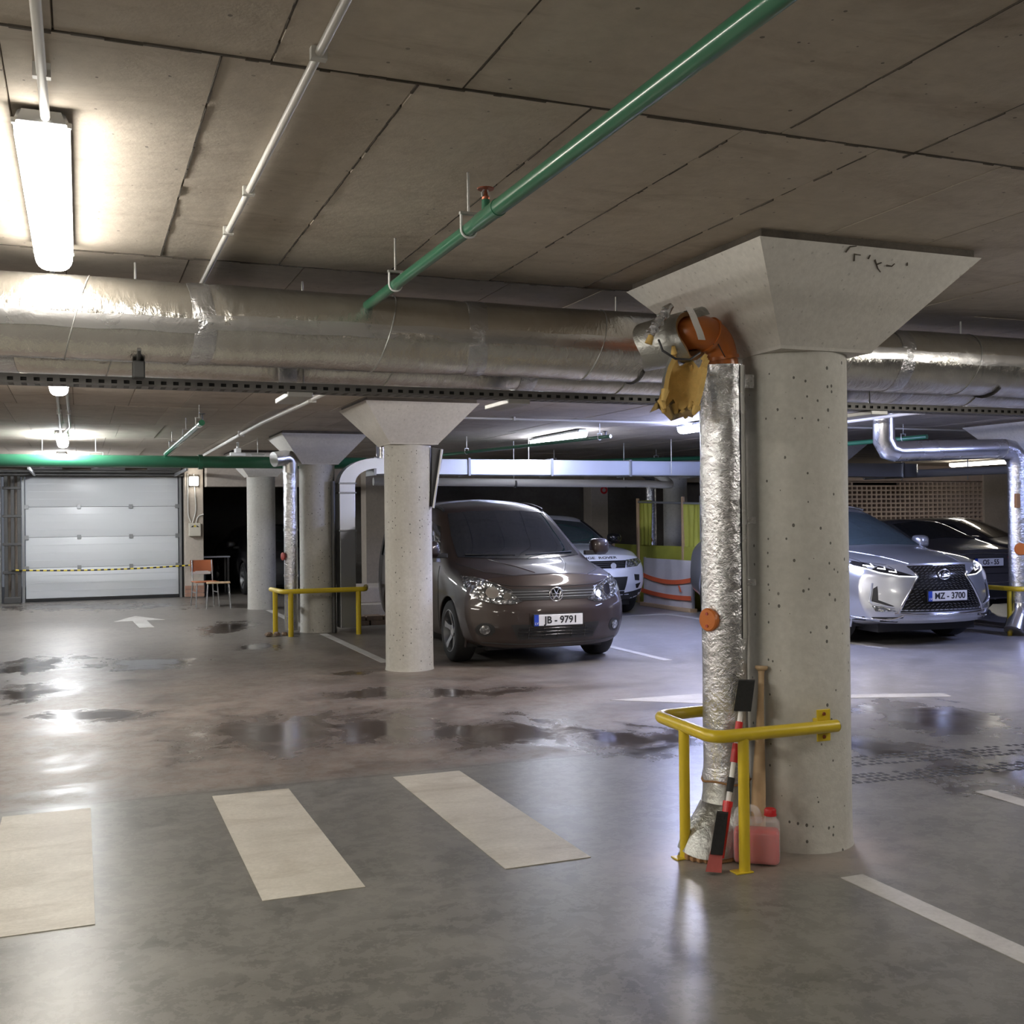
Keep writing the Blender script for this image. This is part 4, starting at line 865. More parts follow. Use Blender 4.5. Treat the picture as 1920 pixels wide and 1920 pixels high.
for y in (14.72, 15.28, 16.8, 17.75): MB().bbox(8.96, 9.0, y - 0.025, y + 0.025, 0, 1.8 if y < 17 else 1.02, 0.004).build('post', 'wood' if y > 15 else 'galv', bo)
MB().tube([(8.98, 14.7, 1.68), (8.98, 16.8, 1.74)], 0.018, 8).build('top_bar', 'galv', bo)
wp = thing('plastic_screen', 'low white plastic screen with two orange tape stripes', 'screen', (8.75, 15.4, 0))
sheet(wp, 'white_sheet', 'sheet', 8.76, 14.66, 16.2, 0.06, 0.8, 0.012, 5, 4)
MB().bbox(8.70, 8.83, 14.62, 16.25, 0, 0.06, 0.006).build('sill_board', 'wood', wp)
for y in (14.66, 16.2): MB().bbox(8.765, 8.80, y - 0.02, y + 0.02, 0.05, 0.81, 0.004).build('post', 'galv', wp)
for za, zm, zb in ((0.53, 0.44, 0.50), (0.26, 0.21, 0.22)):
    rr = []
    for i in range(15):
        u = i / 14; z = za * (1 - u) + zb * u + (zm - (za + zb) / 2) * 4 * u * (1 - u); y = 16.25 - u * 1.6
        rr.append([(8.735 - 0.006 * s, y, z + d) for s, d in ((0, -0.035), (1, -0.035), (1, 0.035), (0, 0.035))])
    MB().loft(rr).build('orange_tape', 'orange_tape', wp, 50)
MB().prism([(14.93, 0.30), (14.97, 0.30), (15.03, 0.40), (14.99, 0.40)], 'x', 8.728, 8.734).build('tape_scrap', 'orange_tape', wp)
# ---- step, bricks and rubble behind the third column
stp = thing('concrete_step', 'low pale concrete step behind the far yellow rail', 'step', (4.3, 16.6, 0))
MB().bbox(3.8, 4.85, 16.0, 17.4, 0, 0.22, 0.01).build('lower_tread', 'wall_beige', stp); MB().bbox(3.8, 4.85, 16.3, 17.4, 0.22, 0.45, 0.01).build('upper_tread', 'wall_beige', stp)
rnd = random.Random(31)
for k in range(14):
    b = thing('loose_brick', 'loose dark brick in the heap beside the far yellow rail', 'brick', (3.66 + 0.25 * (k % 4) + rnd.uniform(-.006, .006) - 0.06 * (k // 4 % 2), 15.1 + 0.14 * (k // 8), 0.0325 + 0.066 * (k % 8 // 4)), rnd.uniform(-0.03, 0.03), 'loose bricks heaped beside the far yellow rail')
    MB().bbox(-0.115, 0.115, -0.055, 0.055, -0.0325, 0.0325, 0.005).build('block', 'rubble', b, None, True)
def stone(loc, r, label, seed, grp):
    bm = bmesh.new(); bmesh.ops.create_icosphere(bm, subdivisions=2, radius=r); rr = random.Random(seed)
    for v in bm.verts: v.co *= rr.uniform(0.75, 1.15); v.co.z *= 0.7
    mb = MB(); mb.bm(bm); mb.v = [(a + loc[0], b + loc[1], max(0, c + r * 0.5)) for a, b, c in mb.v]
    o = mb.build('rubble_stone', 'rubble', None, 30); tag(o, label, 'stone', grp)
for k in range(6): stone((2.24 + 0.10 * (k % 3) + 0.02 * (k // 3), 14.22 + 0.11 * (k // 3), 0), 0.05 - 0.004 * k, 'broken stone at the foot of the third column', k, 'stones by the third column')
cs = thing('dark_strip', 'dark metal strip hanging at the right side of the middle column', 'strip', (3.3, 10.4, 1.6))
MB().prism([(3.235, 1.62), (3.262, 1.60), (3.37, 2.18), (3.25, 2.20)], 'y', 10.36, 10.40).build('strip', 'steel_dark', cs)
MB().tube([(3.345, 10.34, 2.18), (3.25, 10.34, 1.6)], 0.012, 8).build('edge_tube', 'zinc', cs, 60)

# ================================================================== CARS
def paintmat(name, col, metal=0.6, rough=0.32, coat=1.0):
    t = NT(name); n = t.noise(t.obj(), 900, 2)
    t.set(col=t.mix(n, tuple(x * 0.85 for x in col), tuple(min(1, x * 1.15) for x in col)), metal=metal, rough=rough, coat=coat)
    t.b.inputs['Coat Roughness'].default_value = 0.06; MATS[name] = t.m
paintmat('paint_brown', (0.027, 0.0165, 0.013), 0.25, 0.5, 0.55); paintmat('paint_silver', (0.52, 0.54, 0.58), 0.75, 0.3); paintmat('paint_white', (0.72, 0.75, 0.82), 0.25, 0.3)
paintmat('paint_grey', (0.10, 0.096, 0.10), 0.5, 0.4); paintmat('paint_dark', (0.025, 0.025, 0.028), 0.4, 0.35); paintmat('paint_pale', (0.36, 0.37, 0.38), 0.7, 0.32)
plain('tint_glass', (0.012, 0.015, 0.018), 0.04, 0, 0.3, 1.2, 0.6, 0, 0.8)
plain('clear_glass', (0.05, 0.075, 0.085), 0.04, 0, 0.4, 1.0, 0.6, 0, 0.8)
plain('tail_red', (0.28, 0.01, 0.012), 0.12, 0, 0.3, 12, 0.6)
def lens():
    t = NT('headlight_lens'); v = t.n('ShaderNodeTexVoronoi', inp={'Vector': t.obj(), 'Scale': 26.0}).outputs['Distance']
    t.set(col=t.mix(t.ramp(v, 0.1, 0.6), (0.75, 0.77, 0.8), (0.16, 0.17, 0.18)), metal=0.85, rough=0.12, coat=1.0); t.bump(v, 0.6, 0.02); MATS['headlight_lens'] = t.m
lens()
emit('drl', (0.95, 0.97, 1.0), 0.35)

def smooth_line(P, it, loop=False):
    for _ in range(it): P = [P[0]] + [tuple(0.25 * a + 0.5 * b + 0.25 * c for a, b, c in zip(P[i - 1], P[i], P[i + 1])) for i in range(1, len(P) - 1)] + [P[-1]]
    return P
def interp(tab, z):
    if z <= tab[0][0]: return tab[0][1]
    for (a, va), (b, vb) in zip(tab[:-1], tab[1:]):
        if z <= b: 
            t = (z - a) / (b - a); t = t * t * (3 - 2 * t) * 0.5 + t * 0.5; return va + (vb - va) * t
    return tab[-1][1]
class Car:
    def __init__(s, name, label, loc, rz, keys, front, plan, rear, planr, W, paint, axles, wr, wx, group='parked cars', cat='car'):
        s.root = thing(name, label, cat, loc, rz, group); s.W = W; s.paint = paint; s.axles = axles; s.wr = wr; s.wx = wx
        NS = 6; ys = []; kk = sorted(keys)
        for a, b in zip(kk[:-1], kk[1:]):
            n = max(3, int((b - a) / 0.055)); ys += [a + (b - a) * i / n for i in range(n)]
        ys.append(kk[-1])
        def sec(y):
            for a, b in zip(kk[:-1], kk[1:]):
                if y <= b + 1e-9:
                    t = (y - a) / (b - a); return [tuple(p + (q - p) * t for p, q in zip(u, v)) for u, v in zip(keys[a], keys[b])]
        G = []
        for y in ys:
            c = sec(y); row = []
            for u, v in zip(c[:-1], c[1:]): row += [tuple(p + (q - p) * i / NS for p, q in zip(u, v)) for i in range(NS)]
            row.append(c[-1]); G.append(row)
        J = len(G[0])
        # keep corners rounded: smooth round the section (mirrored at the centre line) and along the car
        for _ in range(5):
            G = [[(r[0][0], r[0][1])] + [tuple(0.25 * a + 0.5 * b + 0.25 * c for a, b, c in zip(r[j - 1], r[j], r[j + 1])) for j in range(1, J - 1)] + [(0.0, 0.5 * r[J - 1][1] + 0.5 * r[J - 2][1])] for r in G]
        for _ in range(6):
            G = [G[0]] + [[tuple(0.25 * a + 0.5 * b + 0.25 * c for a, b, c in zip(G[i - 1][j], G[i][j], G[i + 1][j])) for j in range(J)] for i in range(1, len(G) - 1)] + [G[-1]]
        L = ys[-1]; Lb = 1.0
        def fy(x, z): return interp(front, z) + plan[0] * (abs(x) / W) ** plan[1]
        def ry(x, z): return interp(rear, z) + planr[0] * (abs(x) / W) ** planr[1]
        s.fy = fy
        def Y(y, x, z):
            o = y
            if y < Lb: o += fy(x, z) * (1 - y / Lb) ** 2
            if y > L - Lb: o -= ry(x, z) * (1 - (L - y) / Lb) ** 2
            return o
        m = MB(); N = len(ys); off = {}
        for i in range(N):
            for j in range(J):
                x, z = G[i][j]; off[(i, j, 1)] = len(m.v); m.v.append((x, Y(ys[i], x, z), z))
                if 0 < j < J - 1: off[(i, j, -1)] = len(m.v); m.v.append((-x, Y(ys[i], x, z), z))
                else: off[(i, j, -1)] = off[(i, j, 1)]
        for i in range(N - 1):
            for j in range(J - 1):
                m.f.append((off[(i, j, 1)], off[(i + 1, j, 1)], off[(i + 1, j + 1, 1)], off[(i, j + 1, 1)]))
                m.f.append((off[(i, j + 1, -1)], off[(i + 1, j + 1, -1)], off[(i + 1, j, -1)], off[(i, j, -1)]))
        C = 36
        for i in (0, N - 1):
            base = len(m.v)
            for j in range(J):
                x, z = G[i][j]
                for c in range(C + 1):
                    xx = x * (2 * c / C - 1); m.v.append((xx, Y(ys[i], xx, z), z))
            for j in range(J - 1):
                for c in range(C):
                    q = (base + j * (C + 1) + c, base + j * (C + 1) + c + 1, base + (j + 1) * (C + 1) + c + 1, base + (j + 1) * (C + 1) + c)
                    m.f.append(q if i == 0 else q[::-1])
        me = bpy.data.meshes.new('body'); me.from_pydata(m.v, [], m.f); me.update()
        bm = bmesh.new(); bm.from_mesh(me); bmesh.ops.remove_doubles(bm, verts=bm.verts[:], dist=0.0004); bmesh.ops.dissolve_degenerate(bm, edges=bm.edges[:], dist=0.0002)
        bmesh.ops.recalc_face_normals(bm, faces=bm.faces[:])
        s.bvh = BVHTree.FromBMesh(bm)
        # wheel arches
        ar = wr * 1.13; dead = []
        for f in bm.faces:
            c = f.calc_center_median()
            if abs(c.x) > W * 0.55 and any((c.y - ay) ** 2 + (c.z - wr) ** 2 < ar ** 2 for ay in axles) : dead.append(f)
        bmesh.ops.delete(bm, geom=dead, context='FACES')
        for v in bm.verts:
            if abs(v.co.x) > W * 0.55 and any(e.is_boundary for e in v.link_edges):
                for ay in axles:
                    d = Vector((v.co.y - ay, v.co.z - wr))
                    if abs(d.length - ar) < 0.07 and d.y > -wr * 0.75: d = d.normalized() * ar; v.co.y = ay + d.x; v.co.z = wr + d.y
        bm.to_mesh(me); bm.free(); me.materials.append(M(paint)); shade(me, 50)
        s.body = bpy.data.objects.new('body', me); COL.objects.link(s.body); s.body.parent = s.root
        for ay in axles:
            for sx in (-1, 1):
                q = [(sx * 0.35 * W, ay + ar * 1.02 * math.cos(a), wr + ar * 1.02 * math.sin(a)) for a in [PI * (-0.12 + 1.24 * k / 18) for k in range(19)]]
                q2 = []
                for (x, y, z) in q:
                    h = s.bvh.ray_cast(Vector((sx * 3, y, z)), Vector((-sx, 0, 0))); q2.append((h[0].x - sx * 0.012 if h[0] else sx * W * 0.9, y, z))
                MB().loft([q, q2], closed=False, caps=False).build('wheel_well', 'black', s.root, 60, True, fix=False)
                MB().tube([(x, y, z) for x, y, z in q2], 0.014, 8).build('arch_lip', paint if paint not in ('paint_white',) else 'paint_dark', s.root, 60, True)
        MB().box(-W * 0.7, W * 0.7, 0.35, L - 0.3, 0.16, 0.26).build('underbody', 'black', s.root, None, True)
    def cast(s, a, b, d):
        o, dr = {'f': (Vector((a, -4, b)), Vector((0, 1, 0))), 'r': (Vector((a, 12, b)), Vector((0, -1, 0))), 'l': (Vector((-4, a, b)), Vector((1, 0, 0))), 'R': (Vector((4, a, b)), Vector((-1, 0, 0))), 't': (Vector((a, b, 4)), Vector((0, 0, -1)))}[d]
        h = s.bvh.ray_cast(o, dr)
        return (h[0], h[1], dr) if h[0] is not None else None
    def patch(s, name, poly, d, mat, off=0.004, th=0.014, res=0.045, parent=None, sub=3):
        pts = []; n = len(poly)
        for i in range(n):
            a = Vector(poly[i]); b = Vector(poly[(i + 1) % n]); k = max(1, int((b - a).length / res)); pts += [a.lerp(b, t / k) for t in range(k)]
        nb = len(pts); xs = [p.x for p in pts]; zs = [p.y for p in pts]
        def inside(q):
            c = False; j = nb - 1
            for i in range(nb):
                if (pts[i].y > q.y) != (pts[j].y > q.y) and q.x < (pts[j].x - pts[i].x) * (q.y - pts[i].y) / (pts[j].y - pts[i].y) + pts[i].x: c = not c
                j = i
            return c
        x = min(xs) + res
        while x < max(xs):
            z = min(zs) + res
            while z < max(zs):
                q = Vector((x, z))
                if inside(q) and min((q - p).length for p in pts) > res * 0.45: pts.append(q)
                z += res
            x += res
        v2, e2, f2 = delaunay_2d_cdt(pts, [(i, (i + 1) % nb) for i in range(nb)], [], 1, 1e-6)[:3]
        V = []; ok = []
        for q in v2:
            h = s.cast(q.x, q.y, d)
            if h is None: V.append(None); continue
            nrm = h[1] if h[1].dot(h[2]) < 0 else -h[1]; V.append((h[0] + nrm * off, h[0] + nrm * (off - th)))
        F = [f for f in f2 if all(V[i] is not None for i in f)]
        if not F: return None
        m = MB(); idx = {}
        for f in F:
            for i in f:
                if i not in idx: idx[i] = len(m.v); m.v += [tuple(V[i][0]), tuple(V[i][1])]
        cnt = {}
        for f in F:
            m.f.append(tuple(idx[i] for i in f))
            for a, b in zip(f, f[1:] + f[:1]): cnt[(a, b)] = 1
        for (a, b) in cnt:
            if (b, a) not in cnt: m.f.append((idx[a], idx[a] + 1, idx[b] + 1, idx[b]))
        return m.build(name, mat, parent or s.root, 35, True)
    def both(s, name, poly, d, mat, **k):
        out = []
        for sx in (1, -1):
            pp = [(sx * a, b) for a, b in poly] if d in 'frt' else poly
            out.append(s.patch(name, pp, {'side': 'R' if sx > 0 else 'l'}.get(d, d), mat, **k))
        return out
    def line(s, name, pts, d, mat, wdt=0.008, off=0.002, parent=None):
        P = []
        pts = [Vector(p) for p in pts]; dense = []
        for a, b in zip(pts[:-1], pts[1:]):
            k = max(1, int((b - a).length / 0.05)); dense += [a.lerp(b, i / k) for i in range(k)]
        dense.append(pts[-1])
        for q in dense:
            h = s.cast(q.x, q.y, d)
            if h: P.append(h[0] + (h[1] if h[1].dot(h[2]) < 0 else -h[1]) * off)
        if len(P) > 1: return MB().tube(P, wdt / 2, 6).build(name, mat, parent or s.root, 60, True)
    def wheels(s, spokes=5):
        for ay in s.axles:
            for sx in (-1, 1):
                x = sx * s.wx; r = s.wr; tw = 0.105
                ty = MB().lathe([(r * 0.66, -tw), (r * 0.9, -tw * 1.02), (r * 0.975, -tw * 0.85), (r, -tw * 0.55), (r, tw * 0.55), (r * 0.975, tw * 0.85), (r * 0.9, tw * 1.02), (r * 0.66, tw)], (x, ay, r), (sx, 0, 0), 40, False).build('tyre', 'rubber', s.root, 40, True)
                rim = MB().lathe([(r * 0.66, tw * 0.55), (r * 0.69, tw * 1.0), (r * 0.66, tw * 1.02), (r * 0.62, tw * 0.75), (r * 0.60, tw * 0.3), (0.0, tw * 0.25)], (x, ay, r), (sx, 0, 0), 40, False).build('rim', 'galv_dark', s.root, 40, True)
                for k in range(spokes):
                    a = 2 * PI * k / spokes + 0.3; ca, sa = math.cos(a), math.sin(a); m = MB(); rr = []
                    for q, wd, h in ((0.06, 0.03, 0.62), (r * 0.4, 0.024, 0.8), (r * 0.66, 0.04, 0.95)):
                        rr.append([(x + sx * tw * hh, ay + ca * q - sa * w_, r + sa * q + ca * w_) for hh, w_ in ((h, -wd), (h, wd), (h - 0.3, wd), (h - 0.3, -wd))])
                    m.loft(rr).build('spoke', 'alloy', rim, 40, True)
                MB().lathe([(0.06, tw * 0.45), (0.058, tw * 0.72), (0.03, tw * 0.78), (0, tw * 0.78)], (x, ay, r), (sx, 0, 0), 18).build('hub_cap', 'alloy', rim, 40, True)
    def mirror(s, x, y, z, mat, w=0.10, h=0.085):
        for sx in (-1, 1):
            m = MB(); rr = []
            for q, k in ((-0.08, 0.5), (-0.05, 0.85), (0.0, 1.0), (0.06, 0.98)):
                rr.append([(sx * (x + 0.09) + w * k * math.copysign(abs(math.cos(a)) ** 0.6, math.cos(a)), y + q, z + h * k * math.copysign(abs(math.sin(a)) ** 0.6, math.sin(a))) for a in [2 * PI * j / 20 for j in range(20)]])
            mr = m.loft(rr).build('door_mirror', mat, s.root, 60, True)
            MB().bbox(min(sx * (x - 0.1), sx * (x + 0.05)), max(sx * (x - 0.1), sx * (x + 0.05)), y - 0.03, y + 0.03, z - 0.09, z - 0.04, 0.01).build('mirror_arm', 'black', mr, None, True)
            MB().bbox(sx * (x + 0.09) - w * 0.85, sx * (x + 0.09) + w * 0.85, y + 0.058, y + 0.064, z - h * 0.8, z + h * 0.8, 0.002).build('mirror_glass', 'chrome', mr, None, True)
    def plate(s, txt, x, y, z, tilt=0.0, rear=False, w=0.52, h=0.11):
        sgn = 1 if rear else -1
        pl = MB().bbox(x - w / 2, x + w / 2, y - 0.008, y + 0.008, z - h / 2, z + h / 2, 0.004).build('licence_plate', 'plate_white', s.root, None, True)
        MB().bbox(x - w / 2 - 0.01, x + w / 2 + 0.01, y - 0.006 * 1 + sgn * -0.004, y + 0.006 + sgn * -0.004, z - h / 2 - 0.01, z + h / 2 + 0.01, 0.003).build('plate_frame', 'black', pl, None, True)
        bx = (x - w / 2, x - w / 2 + 0.048) if not rear else (x + w / 2 - 0.048, x + w / 2)
        yo = y + sgn * 0.009
        MB().box(bx[0], bx[1], min(yo, y), max(yo, y), z - h / 2, z + h / 2).build('country_band', 'plate_blue', pl, None, True)
        rot = Matrix.Rotation(PI / 2, 4, 'X') if not rear else (Matrix.Rotation(PI, 4, 'Z') @ Matrix.Rotation(PI / 2, 4, 'X'))
        text_mesh('plate_text', txt, 0.098, 'plate_ink', pl, Matrix.Translation((x + (0.026 if not rear else -0.026), y + sgn * 0.0095, z - 0.002)) @ rot, 0.001, 'CENTER', 0.0022, 0.98)
        text_mesh('country_code', 'LV', 0.034, 'plate_white', pl, Matrix.Translation(((bx[0] + bx[1]) / 2, y + sgn * 0.0105, z - 0.032)) @ rot, 0.001)
        return pl

# ---- brown van
k = {0.0: [(0, .20), (.66, .20), (.80, .27), (.87, .50), (.85, .74), (.76, .87), (.50, .905), (0, .925)],
     0.45: [(0, .19), (.76, .19), (.86, .28), (.893, .55), (.872, .80), (.79, .925), (.55, .985), (0, 1.01)],
     1.05: [(0, .19), (.78, .19), (.87, .28), (.897, .58), (.885, .88), (.82, 1.0), (.64, 1.05), (0, 1.085)],
     1.45: [(0, .19), (.78, .19), (.87, .28), (.897, .60), (.885, .93), (.79, 1.18), (.66, 1.29), (0, 1.35)],
     1.95: [(0, .19), (.78, .19), (.87, .28), (.897, .60), (.885, .95), (.765, 1.42), (.63, 1.60), (0, 1.65)],
     2.5: [(0, .19), (.78, .19), (.87, .28), (.897, .60), (.885, .96), (.765, 1.47), (.62, 1.68), (0, 1.735)],
     4.1: [(0, .19), (.78, .19), (.87, .28), (.897, .60), (.885, .96), (.77, 1.47), (.64, 1.68), (0, 1.725)],
     4.42: [(0, .28), (.74, .28), (.82, .33), (.86, .60), (.85, .95), (.75, 1.44), (.60, 1.64), (0, 1.68)]}
van = Car('compact_van', 'dark brown compact van parked beside the middle column', (4.425, 9.98, 0), -0.035, k, [(.18, .09), (.28, .035), (.42, 0.0), (.58, 0.015), (.68, .05), (.8, .075), (.93, .14)], (.36, 2.7), [(.2, .0), (1.0, .02), (1.7, .12)], (.12, 4), .897, 'paint_brown', (.86, 3.54), .322, .775, cat='van')
van.wheels(5)
hl = van.both('headlight', [(.35, .66), (.45, .775), (.60, .845), (.73, .895), (.815, .90), (.835, .80), (.81, .72), (.72, .67), (.58, .635), (.44, .635)], 'f', 'headlight_lens', off=0.008)
for h_, sx in zip(hl, (1, -1)):
    for (x, z, r_) in ((.62, .75, .058), (.49, .71, .035)):
        van.patch('reflector', [(sx * (x + r_ * math.cos(a)), z + r_ * math.sin(a)) for a in [2 * PI * q / 14 for q in range(14)]], 'f', 'chrome', off=0.012, th=0.006, res=0.03, parent=h_)
    van.line('lamp_edge', [(sx * a, b) for a, b in ((.355, .668), (.46, .772), (.60, .832), (.73, .878), (.805, .885), (.825, .80))], 'f', 'black', 0.012, 0.006, h_)
gu = van.patch('upper_grille', [(-.47, .782), (.47, .782), (.385, .672), (-.385, .672)], 'f', 'black', off=0.006)
for z in (.70, .727, .754): van.line('grille_bar', [(-.43 - (z - .7) * .6, z), (.43 + (z - .7) * .6, z)], 'f', 'galv_dark', .007, .010, gu)
gl = van.patch('lower_grille', [(-.475, .435), (.475, .435), (.40, .285), (-.40, .285)], 'f', 'black', off=0.006)
for z in (.33, .362, .395): van.line('grille_bar', [(-.40, z), (.40, z)], 'f', 'black_gloss', .010, .010, gl)
for x in (-.3, -.15, 0, .15, .3): van.line('grille_web', [(x, .30), (x, .42)], 'f', 'black_gloss', .008, .009, gl)
for sx in (-1, 1):
    fo = van.patch('fog_surround', [(sx * .70 + .085 * math.cos(a), .385 + .068 * math.sin(a)) for a in [2 * PI * q / 18 for q in range(18)]], 'f', 'black', off=0.004)
    van.patch('fog_lamp', [(sx * .70 + .045 * math.cos(a), .385 + .045 * math.sin(a)) for a in [2 * PI * q / 16 for q in range(16)]], 'f', 'headlight_lens', off=0.012, res=.03, parent=fo)
van.plate('JB - 9791', 0.0, -0.012, .475)
van.patch('plate_mount', [(-.29, .40), (.29, .40), (.29, .545), (-.29, .545)], 'f', 'paint_brown', off=0.006)
em = MB().tube([(.068 * math.cos(a), van.fy(0, .725) - 0.012, .725 + .068 * math.sin(a)) for a in [2 * PI * q / 28 for q in range(28)]], 0.0085, 10, closed=True).build('emblem', 'chrome', van.root, 60, True)
MB().lathe([(0.066, 0), (0.066, 0.012)], (0, van.fy(0, .725) + 0.005, .725), (0, -1, 0), 26).build('emblem_back', 'black_gloss', em, None, True)
ye = van.fy(0, .725) - 0.014
for pts in ([(-.028, .785), (0, .728), (.028, .785)], [(-.055, .757), (-.028, .682), (0, .718), (.028, .682), (.055, .757)]):
    MB().tube([(a, ye, b) for a, b in pts], 0.0065, 8).build('emblem_stroke', 'chrome', em, None, True)
van.patch('windscreen', [(-.70, 1.075), (-.35, 1.055), (0, 1.05), (.35, 1.055), (.70, 1.075), (.66, 1.3), (.585, 1.545), (.3, 1.57), (0, 1.575), (-.3, 1.57), (-.585, 1.545), (-.66, 1.3)], 'f', 'tint_glass', off=0.006, res=.06)
van.both('front_window', [(1.30, 1.02), (1.75, 1.40), (2.2, 1.50), (2.2, 1.0)], 'side', 'tint_glass', off=0.004, res=.07)
van.both('rear_window', [(2.28, 1.0), (2.28, 1.50), (3.2, 1.52), (3.2, 1.0)], 'side', 'tint_glass', off=0.004, res=.09)
van.both('quarter_window', [(3.3, 1.02), (3.3, 1.51), (4.05, 1.48), (4.1, 1.02)], 'side', 'tint_glass', off=0.004, res=.09)
for sx in (-1, 1):
    van.line('bonnet_seam', [(sx * .40, .18), (sx * .62, .45), (sx * .72, .8), (sx * .76, 1.0)], 't', 'black', .008, .001)
    van.line('bonnet_crease', [(sx * .16, .22), (sx * .33, .6), (sx * .42, .98)], 't', 'paint_brown', .012, -.001)
    van.line('door_seam', [(1.25, .3), (1.22, .7), (1.28, .98)], 'R' if sx > 0 else 'l', 'black', .008, .001)
    van.line('door_seam', [(2.25, .3), (2.25, 1.0)], 'R' if sx > 0 else 'l', 'black', .008, .001)
    van.line('roof_rail', [(sx * .60, 1.98), (sx * .60, 4.1)], 't', 'black', .03, .015)
    h = van.cast(2.05, .92, 'R' if sx > 0 else 'l')[0]; MB().bbox(h.x - 0.015, h.x + 0.015, 1.98, 2.15, .9, .93, .008).build('door_handle', 'paint_brown', van.root, None, True)
van.line('bonnet_edge', [(-.70, .865), (-.45, .815), (0, .80), (.45, .815), (.70, .865)], 'f', 'black', .009, .001)
van.line('chin_seam', [(-.72, .255), (-.4, .235), (.4, .235), (.72, .255)], 'f', 'black', .012, .002)
for a in ([(-.62, 1.09), (-.1, 1.075)], [(.02, 1.075), (.62, 1.10)]): van.line('wiper', a, 'f', 'black', .016, .016)
van.mirror(.90, 1.18, 1.16, 'paint_brown', .105, .095)

# ---- silver crossover
k = {0.0: [(0, .27), (.66, .27), (.82, .32), (.90, .52), (.885, .76), (.78, .90), (.52, .925), (0, .935)],
     0.5: [(0, .22), (.80, .22), (.90, .32), (.935, .60), (.915, .84), (.84, .965), (.60, 1.0), (0, 1.02)],
     1.35: [(0, .22), (.82, .22), (.91, .32), (.945, .62), (.93, .93), (.85, 1.05), (.66, 1.09), (0, 1.125)],
     1.8: [(0, .22), (.82, .22), (.91, .32), (.945, .62), (.93, .97), (.79, 1.24), (.64, 1.34), (0, 1.39)],
     2.35: [(0, .22), (.82, .22), (.91, .32), (.945, .62), (.935, .99), (.72, 1.46), (.58, 1.57), (0, 1.61)],
     2.9: [(0, .22), (.82, .22), (.91, .32), (.945, .62), (.935, 1.0), (.71, 1.50), (.57, 1.605), (0, 1.65)],
     4.0: [(0, .22), (.82, .22), (.91, .32), (.93, .62), (.91, 1.02), (.70, 1.43), (.56, 1.54), (0, 1.59)],
     4.66: [(0, .35), (.66, .35), (.76, .40), (.82, .62), (.80, .95), (.66, 1.12), (.52, 1.18), (0, 1.21)]}
lx = Car('crossover', 'silver crossover with a black hourglass grille right of the nearest column', (8.98, 9.55, 0), -0.055, k, [(.24, .09), (.32, .03), (.42, 0.0), (.6, .02), (.8, .06), (.93, .15)], (.40, 2.4), [(.3, .0), (1.0, .05), (1.6, .3)], (.15, 3), .947, 'paint_silver', (.99, 3.72), .37, .81)
lx.wheels(5)
gp = [(-.40, .905), (.40, .905), (.345, .83), (.325, .785), (.40, .68), (.50, .52), (.555, .40), (-.555, .40), (-.50, .52), (-.40, .68), (-.325, .785), (-.345, .83)]
gr_ = lx.patch('spindle_grille', gp, 'f', 'black_gloss', off=0.003)
def edge(z):
    tab = [(.40, .555), (.52, .50), (.68, .40), (.785, .325), (.83, .345), (.905, .40)]; return interp(tab, z)
m = MB(); row = 0; z = .425
while z < .895:
    step = .058 if z < .78 else .05; e = edge(z) - .03; x = -e + (step / 2 if row % 2 else 0)
    while x < e:
        if not (abs(x) < .29 and .505 < z < .645) and not (abs(x) < .10 and .74 < z < .88):
            sl = .012 if x < 0 else -.012; pts = []
            for dx, dz in ((-.018, -sl * .6), (0.0, 0.0), (.018, sl * .6)):
                h = lx.cast(x + dx, z + dz, 'f')
                if h: pts.append(h[0] + Vector((0, -0.008, 0)))
            if len(pts) == 3: m.tube(pts, 0.0042, 5)
        x += step
    z += .029; row += 1
tag(m.build('grille_mesh', 'steel_dark', gr_, None, True), kind='stuff')
for sx in (-1, 1):
    lx.line('chrome_frame', [(sx * .345, .83), (sx * .325, .785), (sx * .40, .68), (sx * .50, .52), (sx * .565, .39)], 'f', 'chrome', .026, .006, gr_)
lx.line('chrome_frame', [(-.40, .908), (0, .908), (.40, .908)], 'f', 'chrome', .012, .004, gr_)
lx.line('bumper_trim', [(-.60, .385), (-.3, .372), (.3, .372), (.60, .385)], 'f', 'chrome', .03, .008)
